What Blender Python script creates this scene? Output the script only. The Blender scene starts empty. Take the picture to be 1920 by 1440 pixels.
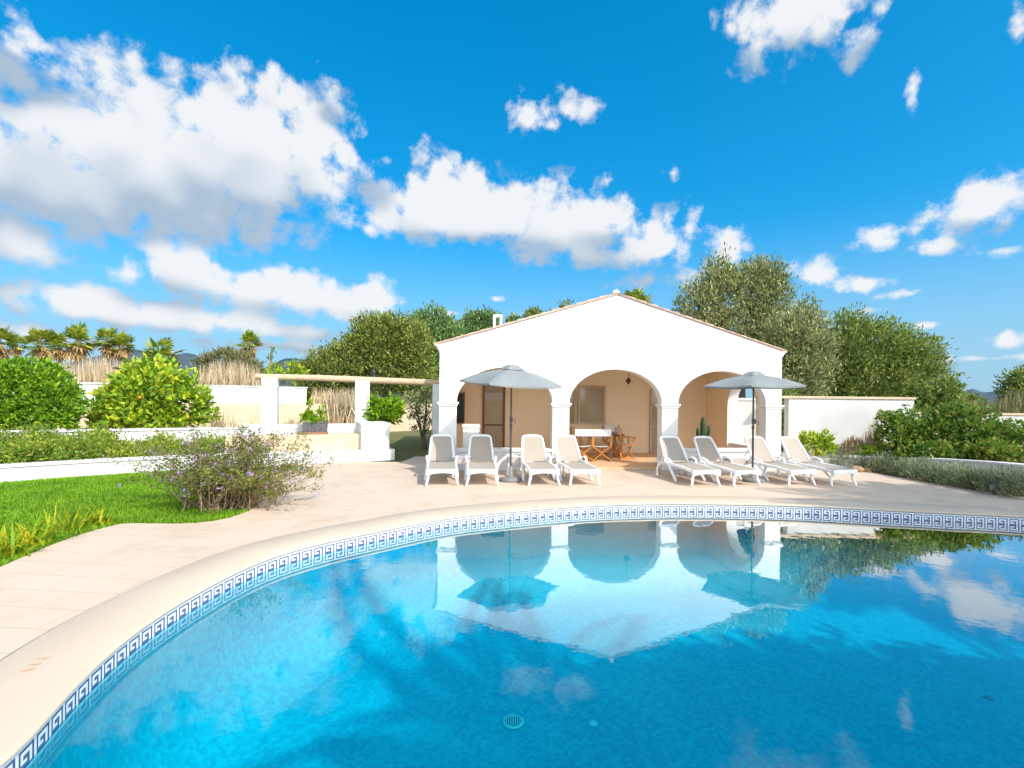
import bpy, bmesh, math, random
import numpy as np
from mathutils import Vector, Matrix
PI = math.pi
rad = math.radians
scene = bpy.context.scene
COL = scene.collection
random.seed(7)

# ------------------------------------------------------------------ camera
F = 920.0            # focal length in photo pixels (1920 wide)
PY = 746.0           # photo row of the eye level at the middle
EYE = Vector((0, 0, 1.8))
R3 = Matrix.Rotation(rad(90), 3, 'X') @ Matrix.Rotation(rad(0.6), 3, 'Z')
cam = bpy.data.cameras.new('camera')
cam.sensor_width = 36.0
cam.lens = 36.0 * F / 1920.0
cam.shift_y = (PY - 720.0) / 1920.0
cam.clip_start = 0.05
cam.clip_end = 12000
co = bpy.data.objects.new('camera', cam)
COL.objects.link(co)
co.matrix_world = Matrix.Translation(EYE) @ R3.to_4x4()
scene.camera = co


def ray(px, py):
    return R3 @ Vector(((px - 960) / F, -(py - PY) / F, -1))


def gp(px, py, z=0.0):          # ground point seen at a photo pixel
    d = ray(px, py)
    return EYE + d * ((z - EYE.z) / d.z)


def dp(px, py, D):              # point at a depth
    d = ray(px, py)
    return EYE + d * (D / d.y)


# ------------------------------------------------------------------ materials
def newmat(name):
    m = bpy.data.materials.new(name)
    m.use_nodes = True
    nt = m.node_tree
    nt.nodes.clear()
    return m, nt, nt.nodes.new, nt.links.new


def ramp(nt, stops):
    r = nt.nodes.new('ShaderNodeValToRGB')
    e = r.color_ramp.elements
    while len(e) < len(stops):
        e.new(0.5)
    for k, (p, c) in enumerate(stops):
        e[k].position = p
        e[k].color = (*c, 1)
    return r


def surf(name, c1, c2=None, scale=6.0, rough=0.7, bump=0.0, bscale=40.0, spec=0.3, metal=0.0, detail=5, stretch=None):
    m, nt, N, L = newmat(name)
    out = N('ShaderNodeOutputMaterial')
    b = N('ShaderNodeBsdfPrincipled')
    b.inputs['Roughness'].default_value = rough
    b.inputs['Specular IOR Level'].default_value = spec
    b.inputs['Metallic'].default_value = metal
    L(b.outputs[0], out.inputs[0])
    tc = N('ShaderNodeTexCoord')
    src = tc.outputs['Object']
    if stretch:
        mp = N('ShaderNodeMapping')
        mp.inputs['Scale'].default_value = stretch
        L(src, mp.inputs[0])
        src = mp.outputs[0]
    if c2 is None:
        c2 = tuple(x * 0.88 for x in c1)
    n = N('ShaderNodeTexNoise')
    n.inputs['Scale'].default_value = scale
    n.inputs['Detail'].default_value = detail
    L(src, n.inputs['Vector'])
    r = ramp(nt, [(0.3, c2), (0.7, c1)])
    L(n.outputs[0], r.inputs[0])
    L(r.outputs[0], b.inputs['Base Color'])
    if bump:
        n2 = N('ShaderNodeTexNoise')
        n2.inputs['Scale'].default_value = bscale
        n2.inputs['Detail'].default_value = 4
        L(src, n2.inputs['Vector'])
        bp = N('ShaderNodeBump')
        bp.inputs['Strength'].default_value = bump
        bp.inputs['Distance'].default_value = 0.02
        L(n2.outputs[0], bp.inputs['Height'])
        L(bp.outputs[0], b.inputs['Normal'])
    return m


def leafmat(name, cols, transl=0.35, rough=0.55):
    m, nt, N, L = newmat(name)
    out = N('ShaderNodeOutputMaterial')
    g = N('ShaderNodeNewGeometry')
    st = [((k + 0.5) / len(cols), c) for k, c in enumerate(cols)]
    r = ramp(nt, st)
    L(g.outputs['Random Per Island'], r.inputs[0])
    b = N('ShaderNodeBsdfPrincipled')
    b.inputs['Roughness'].default_value = rough
    b.inputs['Specular IOR Level'].default_value = 0.25
    t = N('ShaderNodeBsdfTranslucent')
    mx = N('ShaderNodeMixShader')
    mx.inputs[0].default_value = transl
    tc = N('ShaderNodeTexCoord')
    nz = N('ShaderNodeTexNoise')
    nz.inputs['Scale'].default_value = 1.1
    nz.inputs['Detail'].default_value = 3
    L(tc.outputs['Object'], nz.inputs['Vector'])
    rr = ramp(nt, [(0.32, (0.70, 0.76, 0.72)), (0.68, (1.22, 1.14, 1.0))])
    L(nz.outputs[0], rr.inputs[0])
    ml = N('ShaderNodeMix')
    ml.data_type = 'RGBA'
    ml.blend_type = 'MULTIPLY'
    ml.inputs['Factor'].default_value = 1.0
    L(r.outputs[0], ml.inputs['A'])
    L(rr.outputs[0], ml.inputs['B'])
    r = ml
    L(r.outputs['Result'], b.inputs['Base Color'])
    hs = N('ShaderNodeHueSaturation')
    hs.inputs['Hue'].default_value = 0.485
    hs.inputs['Value'].default_value = 1.19
    L(r.outputs['Result'], hs.inputs['Color'])
    L(hs.outputs[0], t.inputs['Color'])
    L(b.outputs[0], mx.inputs[1])
    L(t.outputs[0], mx.inputs[2])
    L(mx.outputs[0], out.inputs[0])
    return m


M = {}
M['white'] = surf('white_stucco', (0.84, 0.83, 0.80), (0.78, 0.765, 0.73), 1.6, 0.85, 0.25, 60, 0.1)
M['garden_white'] = surf('garden_white_stucco', (0.80, 0.79, 0.76), (0.62, 0.60, 0.555), 2.2, 0.88, 0.35, 40, 0.1, detail=10)
M['cream_white'] = surf('cream_white_render', (0.64, 0.625, 0.59), (0.55, 0.53, 0.49), 0.9, 0.88, 0.3, 40, 0.1, detail=8)
M['peach'] = surf('peach_plaster', (0.95, 0.755, 0.52), (0.93, 0.73, 0.49), 1.2, 0.85, 0.15, 50, 0.1)
M['terracotta_floor'] = surf('terracotta_floor', (0.74, 0.46, 0.27), (0.64, 0.38, 0.21), 3, 0.5, 0.1, 20)
M['roof'] = surf('clay_tile', (0.78, 0.54, 0.42), (0.66, 0.46, 0.36), 7, 0.8, 0.3, 30)
M['capital'] = surf('capital_stucco', (0.83, 0.81, 0.77), (0.78, 0.76, 0.71), 4, 0.85, 0.2, 50, 0.1)
M['glass'] = surf('window_glass', (0.50, 0.41, 0.27), (0.36, 0.29, 0.19), 0.9, 0.06, 0, 10, 0.6)
M['darkglass'] = surf('dark_glass', (0.012, 0.012, 0.014), (0.02, 0.02, 0.022), 1, 0.15, 0, 10, 0.4)
M['brownframe'] = surf('brown_frame', (0.22, 0.105, 0.05), (0.16, 0.08, 0.04), 9, 0.5)
M['plastic'] = surf('white_resin', (0.86, 0.86, 0.86), (0.82, 0.82, 0.82), 4, 0.38, 0, 10, 0.4)
M['sling'] = surf('beige_sling', (0.41, 0.345, 0.28), (0.37, 0.31, 0.25), 90, 0.75, 0.25, 260, 0.15)
M['taupe'] = surf('taupe_resin', (0.50, 0.42, 0.36), (0.46, 0.385, 0.33), 5, 0.5)
M['canopy'] = surf('grey_canvas', (0.265, 0.275, 0.265), (0.235, 0.245, 0.235), 2.2, 0.8, 0.2, 90, 0.1)
M['darkmetal'] = surf('dark_metal', (0.07, 0.066, 0.07), (0.05, 0.05, 0.05), 8, 0.4, 0, 10, 0.5)
M['concrete'] = surf('concrete_base', (0.24, 0.24, 0.23), (0.17, 0.17, 0.165), 14, 0.85, 0.3, 60)
M['wood'] = surf('orange_wood', (0.62, 0.25, 0.04), (0.42, 0.15, 0.022), 9, 0.4, 0, 10, 0.4, stretch=(6, 6, 1))
M['canvas'] = surf('white_canvas', (0.82, 0.80, 0.76), (0.76, 0.74, 0.70), 20, 0.8)
M['log'] = surf('pale_log', (0.66, 0.48, 0.31), (0.46, 0.31, 0.19), 5, 0.8, 0.4, 30, stretch=(0.6, 8, 8))
M['sandstone'] = surf('sandstone', (0.66, 0.51, 0.355), (0.56, 0.415, 0.27), 2.2, 0.9, 0.4, 20, 0.1)
M['rust'] = surf('rusty_tray', (0.34, 0.17, 0.09), (0.22, 0.12, 0.08), 12, 0.8)
M['trough'] = surf('dark_trough', (0.075, 0.07, 0.075), (0.16, 0.15, 0.15), 10, 0.7)
M['bark'] = surf('bark', (0.20, 0.15, 0.11), (0.11, 0.08, 0.06), 6, 0.9, 0.6, 25, stretch=(6, 6, 1))
M['palm_bark'] = surf('palm_bark', (0.36, 0.25, 0.17), (0.22, 0.15, 0.10), 8, 0.9, 0.5, 20, stretch=(1, 1, 6))
M['cactus'] = surf('cactus_skin', (0.035, 0.075, 0.022), (0.02, 0.045, 0.015), 14, 0.6)
M['lamp_red'] = surf('dark_red_lantern', (0.16, 0.035, 0.02), (0.09, 0.02, 0.015), 8, 0.4)
M['greybox'] = surf('grey_lamp_box', (0.40, 0.42, 0.45), (0.34, 0.36, 0.39), 6, 0.5)
M['red_mark'] = surf('faded_red_paint', (0.72, 0.36, 0.20), (0.74, 0.46, 0.30), 30, 0.8)
M['rock'] = surf('reddish_rock', (0.52, 0.33, 0.19), (0.38, 0.23, 0.13), 5, 0.9, 0.5, 20)
M['coping'] = surf('coping_stone', (0.634, 0.494, 0.368), (0.585, 0.451, 0.330), 1.1, 0.75, 0.15, 50, 0.15)
M['soil'] = surf('garden_soil', (0.22, 0.145, 0.09), (0.15, 0.10, 0.065), 5, 0.95, 0.6, 20, 0.05)
M['turf'] = surf('lawn_turf', (0.135, 0.24, 0.022), (0.10, 0.18, 0.018), 2, 0.9, 0.5, 60, 0.05)
M['field'] = surf('dry_field', (0.20, 0.17, 0.075), (0.12, 0.13, 0.045), 0.35, 0.95, 0.5, 4, 0.05)
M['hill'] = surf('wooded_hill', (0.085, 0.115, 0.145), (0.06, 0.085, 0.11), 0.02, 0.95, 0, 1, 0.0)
M['tile_blue'] = surf('blue_glaze', (0.065, 0.095, 0.20), (0.08, 0.115, 0.24), 30, 0.18, 0, 10, 0.5)
M['tile_white'] = surf('white_glaze', (0.74, 0.745, 0.75), (0.66, 0.67, 0.68), 30, 0.2, 0, 10, 0.5)
M['drain'] = surf('drain_plastic', (0.12, 0.62, 0.62), (0.09, 0.55, 0.56), 10, 0.5)
M['draindark'] = surf('drain_slot', (0.03, 0.22, 0.26), (0.02, 0.18, 0.22), 10, 0.6)


def deck_mat():
    m, nt, N, L = newmat('terrace_paving')
    out = N('ShaderNodeOutputMaterial')
    b = N('ShaderNodeBsdfPrincipled')
    b.inputs['Roughness'].default_value = 0.8
    b.inputs['Specular IOR Level'].default_value = 0.15
    L(b.outputs[0], out.inputs[0])
    tc = N('ShaderNodeTexCoord')
    mp = N('ShaderNodeMapping')
    mp.inputs['Rotation'].default_value = (0, 0, rad(5.5))
    L(tc.outputs['Object'], mp.inputs[0])
    n0 = N('ShaderNodeTexNoise')
    n0.inputs['Scale'].default_value = 3.0
    L(mp.outputs[0], n0.inputs['Vector'])
    mm = N('ShaderNodeVectorMath')
    mm.operation = 'MULTIPLY_ADD'
    mm.inputs[1].default_value = (0.03, 0.03, 0)
    L(n0.outputs['Color'], mm.inputs[0])
    L(mp.outputs[0], mm.inputs[2])
    br = N('ShaderNodeTexBrick')
    br.offset = 0.5
    br.inputs['Scale'].default_value = 1.0
    br.inputs['Brick Width'].default_value = 0.72
    br.inputs['Row Height'].default_value = 0.34
    br.inputs['Mortar Size'].default_value = 0.012
    br.inputs['Mortar Smooth'].default_value = 0.7
    br.inputs['Color1'].default_value = (0.625, 0.486, 0.372, 1)
    br.inputs['Color2'].default_value = (0.603, 0.463, 0.351, 1)
    br.inputs['Mortar'].default_value = (0.542, 0.407, 0.298, 1)
    L(mm.outputs[0], br.inputs['Vector'])
    n = N('ShaderNodeTexNoise')
    n.inputs['Scale'].default_value = 1.3
    n.inputs['Detail'].default_value = 8
    n.inputs['Roughness'].default_value = 0.65
    L(tc.outputs['Object'], n.inputs['Vector'])
    r = ramp(nt, [(0.28, (0.87, 0.82, 0.76)), (0.5, (1.0, 0.985, 0.97)), (0.75, (1.0, 1.0, 1.0))])
    L(n.outputs[0], r.inputs[0])
    mx = N('ShaderNodeMix')
    mx.data_type = 'RGBA'
    mx.blend_type = 'MULTIPLY'
    mx.inputs['Factor'].default_value = 1.0
    L(br.outputs['Color'], mx.inputs['A'])
    L(r.outputs[0], mx.inputs['B'])
    L(mx.outputs['Result'], b.inputs['Base Color'])
    bp = N('ShaderNodeBump')
    bp.inputs['Strength'].default_value = 0.3
    bp.inputs['Distance'].default_value = 0.01
    n3 = N('ShaderNodeTexNoise')
    n3.inputs['Scale'].default_value = 14
    n3.inputs['Detail'].default_value = 5
    L(tc.outputs['Object'], n3.inputs['Vector'])
    L(n3.outputs[0], bp.inputs['Height'])
    L(bp.outputs[0], b.inputs['Normal'])
    return m


def pool_mat():
    m, nt, N, L = newmat('blue_mosaic')
    out = N('ShaderNodeOutputMaterial')
    b = N('ShaderNodeBsdfPrincipled')
    b.inputs['Roughness'].default_value = 0.5
    b.inputs['Specular IOR Level'].default_value = 0.2
    L(b.outputs[0], out.inputs[0])
    tc = N('ShaderNodeTexCoord')
    v = N('ShaderNodeTexVoronoi')
    v.distance = 'CHEBYCHEV'
    v.inputs['Scale'].default_value = 26
    v.inputs['Randomness'].default_value = 0.35
    L(tc.outputs['Object'], v.inputs['Vector'])
    sp = N('ShaderNodeSeparateColor')
    L(v.outputs['Color'], sp.inputs[0])
    n = N('ShaderNodeTexNoise')
    n.inputs['Scale'].default_value = 0.8
    n.inputs['Detail'].default_value = 4
    L(tc.outputs['Object'], n.inputs['Vector'])
    ad = N('ShaderNodeMath')
    ad.operation = 'MULTIPLY_ADD'
    ad.inputs[1].default_value = 0.55
    L(sp.outputs[0], ad.inputs[0])
    L(n.outputs[0], ad.inputs[2])
    r = ramp(nt, [(0.20, (0.000, 0.28, 0.375)), (0.62, (0.000, 0.325, 0.415)), (1.0, (0.004, 0.40, 0.475))])
    L(ad.outputs[0], r.inputs[0])
    L(r.outputs[0], b.inputs['Base Color'])
    return m


def water_mat():
    m, nt, N, L = newmat('pool_water')
    out = N('ShaderNodeOutputMaterial')
    tc = N('ShaderNodeTexCoord')
    n = N('ShaderNodeTexNoise')
    n.inputs['Scale'].default_value = 2.6
    n.inputs['Detail'].default_value = 3
    n.inputs['Roughness'].default_value = 0.55
    L(tc.outputs['Object'], n.inputs['Vector'])
    bp = N('ShaderNodeBump')
    bp.inputs['Strength'].default_value = 1.0
    bp.inputs['Distance'].default_value = 0.0013
    L(n.outputs[0], bp.inputs['Height'])
    ge = N('ShaderNodeNewGeometry')
    dt = N('ShaderNodeVectorMath')
    dt.operation = 'DOT_PRODUCT'
    L(bp.outputs[0], dt.inputs[0])
    L(ge.outputs['Incoming'], dt.inputs[1])
    prev = dt.outputs['Value']
    for op, v1, v0 in (('ABSOLUTE', None, None), ('SUBTRACT', None, 1.0), ('POWER', 5.5, None), ('MULTIPLY_ADD', 3.6, None)):
        q = N('ShaderNodeMath')
        q.operation = op
        q.use_clamp = op in ('SUBTRACT', 'MULTIPLY_ADD')
        if v0 is not None:
            q.inputs[0].default_value = v0
            L(prev, q.inputs[1])
        else:
            L(prev, q.inputs[0])
            if v1 is not None:
                q.inputs[1].default_value = v1
        if op == 'MULTIPLY_ADD':
            q.inputs[2].default_value = 0.008
        prev = q.outputs[0]
    fr = q
    tr = N('ShaderNodeBsdfTransparent')
    tr.inputs['Color'].default_value = (0.42, 0.93, 1.0, 1)
    gl = N('ShaderNodeBsdfGlossy')
    gl.inputs['Roughness'].default_value = 0.0
    L(bp.outputs[0], gl.inputs['Normal'])
    mx = N('ShaderNodeMixShader')
    L(fr.outputs[0], mx.inputs[0])
    L(tr.outputs[0], mx.inputs[1])
    L(gl.outputs[0], mx.inputs[2])
    L(mx.outputs[0], out.inputs[0])
    return m


M['deck'] = deck_mat()
M['pool'] = pool_mat()
M['water'] = water_mat()
# foliage
M['lf_bush'] = leafmat('bush_leaf', [(0.086, 0.199, 0.015), (0.148, 0.306, 0.018), (0.232, 0.423, 0.021), (0.318, 0.492, 0.025)])
M['lf_citrus'] = leafmat('citrus_leaf', [(0.116, 0.231, 0.023), (0.231, 0.393, 0.029), (0.393, 0.554, 0.033), (0.624, 0.647, 0.046)])
M['lf_pine'] = leafmat('pine_leaf', [(0.088, 0.141, 0.032), (0.16, 0.218, 0.044), (0.247, 0.294, 0.059), (0.348, 0.358, 0.08)], 0.2)
M['lf_pine2'] = leafmat('blue_pine_leaf', [(0.1, 0.183, 0.066), (0.166, 0.283, 0.094), (0.25, 0.367, 0.121)], 0.2)
M['lf_olive'] = leafmat('olive_leaf', [(0.118, 0.154, 0.061), (0.222, 0.257, 0.107), (0.338, 0.373, 0.157), (0.442, 0.463, 0.216)], 0.2)
M['lf_lentisk'] = leafmat('lentisk_leaf', [(0.09, 0.153, 0.038), (0.166, 0.243, 0.048), (0.257, 0.33, 0.075), (0.332, 0.382, 0.109)], 0.2)
M['lf_lemon'] = leafmat('lemon_leaf', [(0.108, 0.24, 0.012), (0.216, 0.408, 0.014), (0.36, 0.528, 0.024)])
M['lf_cover'] = leafmat('ground_cover_leaf', [(0.101, 0.2, 0.018), (0.182, 0.291, 0.025), (0.309, 0.4, 0.036), (0.364, 0.346, 0.073)])
M['lf_boug'] = leafmat('bougainvillea_leaf', [(0.045, 0.117, 0.021), (0.09, 0.198, 0.029), (0.152, 0.27, 0.036), (0.27, 0.306, 0.045), (0.09, 0.198, 0.029), (0.152, 0.27, 0.036), (0.275, 0.25, 0.062), (0.27, 0.306, 0.045), (0.09, 0.198, 0.029), (0.152, 0.27, 0.036), (0.09, 0.198, 0.029)])
M['lf_lav'] = leafmat('lavender_leaf', [(0.16, 0.208, 0.112), (0.256, 0.304, 0.176), (0.352, 0.384, 0.24)], 0.15)
M['lf_shrub'] = leafmat('shrub_leaf', [(0.104, 0.157, 0.029), (0.173, 0.231, 0.041), (0.184, 0.165, 0.046), (0.275, 0.314, 0.069)])
M['lf_flower'] = leafmat('violet_petal', [(0.45, 0.255, 0.825), (0.63, 0.36, 0.9), (0.54, 0.33, 0.75)], 0.3)
M['lf_palm'] = leafmat('palm_leaf', [(0.109, 0.2, 0.027), (0.2, 0.309, 0.036), (0.328, 0.4, 0.055), (0.546, 0.51, 0.055)], 0.25)
M['lf_palmdead'] = leafmat('dead_palm_leaf', [(0.374, 0.242, 0.121), (0.506, 0.341, 0.176), (0.605, 0.396, 0.132)], 0.2)
M['lf_dry'] = leafmat('dry_stem', [(0.419, 0.322, 0.209), (0.58, 0.451, 0.306), (0.741, 0.596, 0.419)], 0.15)
M['lf_drygreen'] = leafmat('reed_leaf', [(0.12, 0.14, 0.05), (0.20, 0.19, 0.08), (0.30, 0.25, 0.13)], 0.2)
M['lf_dryred'] = leafmat('dry_red_stem', [(0.40, 0.25, 0.14), (0.52, 0.36, 0.21), (0.34, 0.22, 0.14)], 0.15)
M['lf_spike'] = leafmat('strap_leaf', [(0.13, 0.26, 0.010), (0.24, 0.38, 0.012), (0.42, 0.46, 0.012), (0.62, 0.50, 0.012)], 0.35)
M['lf_grass'] = leafmat('grass_blade', [(0.119, 0.279, 0.01), (0.168, 0.354, 0.013), (0.216, 0.418, 0.016), (0.271, 0.43, 0.025)], 0.35)
M['stem'] = surf('brown_stem', (0.34, 0.22, 0.14), (0.24, 0.15, 0.10), 10, 0.9)
M['orange'] = surf('orange_fruit', (0.75, 0.27, 0.01), (0.65, 0.22, 0.01), 8, 0.5)

# ------------------------------------------------------------------ mesh builder


class MB:
    def __init__(self):
        self.v, self.f, self.mi, self.sm = [], [], [], []

    def add(self, verts, faces, mi=0, smooth=False):
        o = len(self.v)
        self.v += [tuple(p) for p in verts]
        for f in faces:
            self.f.append(tuple(o + i for i in f))
            self.mi.append(mi)
            self.sm.append(smooth)
        return self

    def box(self, c, s, rz=0.0, mi=0, taper=1.0):
        x, y, z = s[0] / 2, s[1] / 2, s[2] / 2
        pts = []
        for dz, t in ((-z, 1.0), (z, taper)):
            for dx, dy in ((-x, -y), (x, -y), (x, y), (-x, y)):
                dx *= t
                dy *= t
                pts.append((c[0] + dx * math.cos(rz) - dy * math.sin(rz), c[1] + dx * math.sin(rz) + dy * math.cos(rz), c[2] + dz))
        return self.add(pts, [(3, 2, 1, 0), (4, 5, 6, 7), (0, 1, 5, 4), (1, 2, 6, 5), (2, 3, 7, 6), (3, 0, 4, 7)], mi)

    def tube(self, pts, r, n=8, mi=0, cap=True, flat=1.0):
        pts = [Vector(p) for p in pts]
        rs = r if isinstance(r, (list, tuple)) else [r] * len(pts)
        rings = []
        up = Vector((0, 0, 1))
        for i, p in enumerate(pts):
            t = (pts[min(i + 1, len(pts) - 1)] - pts[max(i - 1, 0)]).normalized()
            a = up if abs(t.z) < 0.9 else Vector((0, 1, 0))
            s = t.cross(a).normalized()
            u = s.cross(t).normalized()
            rings.append([p + (s * math.cos(2 * PI * k / n) + u * math.sin(2 * PI * k / n) * flat) * rs[i] for k in range(n)])
        vs = [q for rg in rings for q in rg]
        fs = []
        for i in range(len(pts) - 1):
            for k in range(n):
                a, b = i * n + k, i * n + (k + 1) % n
                fs.append((a, b, b + n, a + n))
        self.add(vs, fs, mi, True)
        if cap:
            o = len(vs)
            self.add(rings[0], [tuple(range(n - 1, -1, -1))], mi)
            self.add(rings[-1], [tuple(range(n))], mi)
        return self

    def lathe(self, prof, c=(0, 0, 0), n=24, mi=0):
        vs, fs = [], []
        for r, z in prof:
            for k in range(n):
                vs.append((c[0] + r * math.cos(2 * PI * k / n), c[1] + r * math.sin(2 * PI * k / n), c[2] + z))
        for i in range(len(prof) - 1):
            for k in range(n):
                a, b = i * n + k, i * n + (k + 1) % n
                fs.append((a, b, b + n, a + n))
        self.add(vs, fs, mi, True)
        self.add(vs[:n], [tuple(range(n - 1, -1, -1))], mi)
        self.add(vs[-n:], [tuple(range(n))], mi)
        return self

    def prism(self, poly, y0, y1, axis='y', mi=0):
        # poly: (a, z) outline, counter-clockwise seen from the -axis side; extruded from y0 to y1
        n = len(poly)
        if axis == 'y':
            A = [(a, y0, z) for a, z in poly]
            B = [(a, y1, z) for a, z in poly]
        elif axis == 'x':
            A = [(y0, a, z) for a, z in poly]
            B = [(y1, a, z) for a, z in poly]
        else:
            A = [(a, b, y0) for a, b in poly]
            B = [(a, b, y1) for a, b in poly]
        fs = [tuple(range(n)), tuple(range(2 * n - 1, n - 1, -1))]
        for i in range(n):
            j = (i + 1) % n
            fs.append((i, n + i, n + j, j))
        return self.add(A + B, fs, mi)

    def build(self, name, mats, parent=None, recalc=True, bevel=0.0):
        me = bpy.data.meshes.new(name)
        me.from_pydata(self.v, [], self.f)
        mats = mats if isinstance(mats, (list, tuple)) else [mats]
        for m in mats:
            me.materials.append(M[m])
        me.polygons.foreach_set('material_index', self.mi)
        me.polygons.foreach_set('use_smooth', self.sm)
        if recalc or bevel:
            bm = bmesh.new()
            bm.from_mesh(me)
            if recalc:
                bmesh.ops.recalc_face_normals(bm, faces=bm.faces)
            bm.to_mesh(me)
            bm.free()
        me.update()
        o = bpy.data.objects.new(name, me)
        COL.objects.link(o)
        if parent:
            o.parent = parent
        if bevel:
            bv = o.modifiers.new('bevel', 'BEVEL')
            bv.width = bevel
            bv.segments = 2
            bv.limit_method = 'ANGLE'
        return o


def tag(o, label=None, cat=None, group=None, kind=None):
    if label:
        o['label'] = label
    if cat:
        o['category'] = cat
    if group:
        o['group'] = group
    if kind:
        o['kind'] = kind
    return o


def empty(name, loc, rz=0.0):
    o = bpy.data.objects.new(name, None)
    o.empty_display_size = 0.2
    o.location = loc
    o.rotation_euler = (0, 0, rz)
    COL.objects.link(o)
    return o


def copy_tree(o, parent=None):
    c = o.copy()
    COL.objects.link(c)
    if parent:
        c.parent = parent
    for ch in [x for x in COL.objects if x.parent == o]:
        copy_tree(ch, c)
    return c


# ------------------------------------------------------------------ foliage (numpy)
def unit(a):
    return a / np.maximum(np.linalg.norm(a, axis=1, keepdims=True), 1e-9)


def mesh_np(name, V, per, mat, parent=None):
    """V: (n*per,3) vertices, every `per` of them one face"""
    n = len(V) // per
    me = bpy.data.meshes.new(name)
    me.vertices.add(len(V))
    me.vertices.foreach_set('co', V.astype(np.float32).ravel())
    me.loops.add(n * per)
    me.loops.foreach_set('vertex_index', np.arange(n * per, dtype=np.int32))
    me.polygons.add(n)
    me.polygons.foreach_set('loop_start', np.arange(0, n * per, per, dtype=np.int32))
    me.polygons.foreach_set('loop_total', np.full(n, per, dtype=np.int32))
    me.materials.append(M[mat])
    me.update(calc_edges=True)
    o = bpy.data.objects.new(name, me)
    COL.objects.link(o)
    if parent:
        o.parent = parent
    return o


def leaves(B, A, L, W, rng, bend=0.0):
    """diamond leaves at base B along unit A; L, W arrays"""
    n = len(B)
    S = unit(np.cross(A, rng.normal(size=(n, 3))))
    L = L[:, None]
    W = W[:, None]
    mid = B + A * L * 0.5
    tip = B + A * L
    tip[:, 2] -= (bend * L)[:, 0]
    V = np.stack([B, mid + S * W * 0.5, tip, mid - S * W * 0.5], axis=1)
    return V.reshape(-1, 3)


def crown(name, blobs, clumps, per, rc, L, W, mat, parent, seed, up=0.35, out=0.8, shell=0.45, bend=0.0, zmin=None, stretch=(1, 1, 1)):
    rng = np.random.default_rng(seed)
    bl = np.array(blobs, float)
    w = (bl[:, 3] * bl[:, 4] + bl[:, 4] * bl[:, 5] + bl[:, 3] * bl[:, 5])
    idx = rng.choice(len(bl), clumps, p=w / w.sum())
    d = unit(rng.normal(size=(clumps, 3)))
    r = 1 - shell * rng.random(clumps) ** 1.6
    C = bl[idx, :3] + d * bl[idx, 3:6] * r[:, None]
    sz = 0.6 + 0.8 * rng.random(clumps)
    P = np.repeat(C, per, axis=0)
    D = np.repeat(d, per, axis=0)
    SZ = np.repeat(sz, per)
    n = len(P)
    off = unit(rng.normal(size=(n, 3))) * (rng.random(n) ** 0.5)[:, None] * rc * SZ[:, None] * np.array(stretch)
    B = P + off
    A = unit(D * out + rng.normal(size=(n, 3)) * 0.6 + np.array([0, 0, up]))
    if zmin is not None:
        k = B[:, 2] > zmin
        B, A = B[k], A[k]
        n = len(B)
    V = leaves(B, A, L * (0.6 + 0.8 * rng.random(n)), W * (0.7 + 0.6 * rng.random(n)), rng, bend)
    return mesh_np(name, V, 4, mat, parent)


def trunk(parent, base, blobs, r, mat='bark', seed=1, forks=None, name='trunk'):
    rnd = random.Random(seed)
    m = MB()
    b = Vector(base)
    bl = sorted(blobs, key=lambda q: -q[3] * q[5])
    mean = Vector((sum(q[0] for q in blobs) / len(blobs), sum(q[1] for q in blobs) / len(blobs), min(q[2] for q in blobs)))
    f = b.lerp(mean, 0.55)
    m.tube([b, b.lerp(f, 0.5) + Vector((rnd.uniform(-.1, .1), rnd.uniform(-.1, .1), 0)), f], [r * 1.25, r, r * 0.85], 9)
    for q in bl[:forks or 7]:
        e = Vector(q[:3])
        mid = f.lerp(e, 0.5) + Vector((rnd.uniform(-.3, .3), rnd.uniform(-.3, .3), rnd.uniform(0, .3))) * min(1, q[3])
        m.tube([f - Vector((0, 0, r)), mid, e, e + Vector((0, 0, q[5] * 0.5))], [r * 0.6, r * 0.4, r * 0.2, r * 0.06], 6)
    return m.build(name, mat, parent)


def tree(name, base, blobs, label, cat, group, clumps, per, rc, L, W, mat, seed, r=0.16, bark='bark', **kw):
    e = empty(name, base)
    loc = [(q[0] - base[0], q[1] - base[1], q[2] - base[2], q[3], q[4], q[5]) for q in blobs]
    trunk(e, (0, 0, -0.05), loc, r, bark, seed)
    crown('crown', loc, clumps, per, rc, L, W, mat, e, seed, **kw)
    return tag(e, label, cat, group)


def blades(n, base_fn, Lr, Wr, lean, droop, mat, name, parent, seed, segs=4):
    """arching strap leaves"""
    rng = random.Random(seed)
    m = MB()
    for _ in range(n):
        b = Vector(base_fn(rng))
        az = rng.uniform(0, 2 * PI)
        L = rng.uniform(*Lr)
        W = rng.uniform(*Wr)
        le = rng.uniform(*lean)
        dr = rng.uniform(*droop)
        h = Vector((math.cos(az), math.sin(az), 0))
        s = Vector((-h.y, h.x, 0))
        vs, fs = [], []
        p = b.copy()
        ang = le
        for k in range(segs + 1):
            t = k / segs
            w = W * (1 - t ** 2.2) * (0.7 + 0.3 * min(1, t * 4)) + 0.001
            vs += [p + s * w / 2, p - s * w / 2]
            if k < segs:
                p = p + (h * math.sin(ang) + Vector((0, 0, math.cos(ang)))) * (L / segs)
                ang += dr / segs
                fs.append((2 * k, 2 * k + 1, 2 * k + 3, 2 * k + 2))
        m.add(vs, fs, 0, True)
    return m.build(name, mat, parent, recalc=False)


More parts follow.
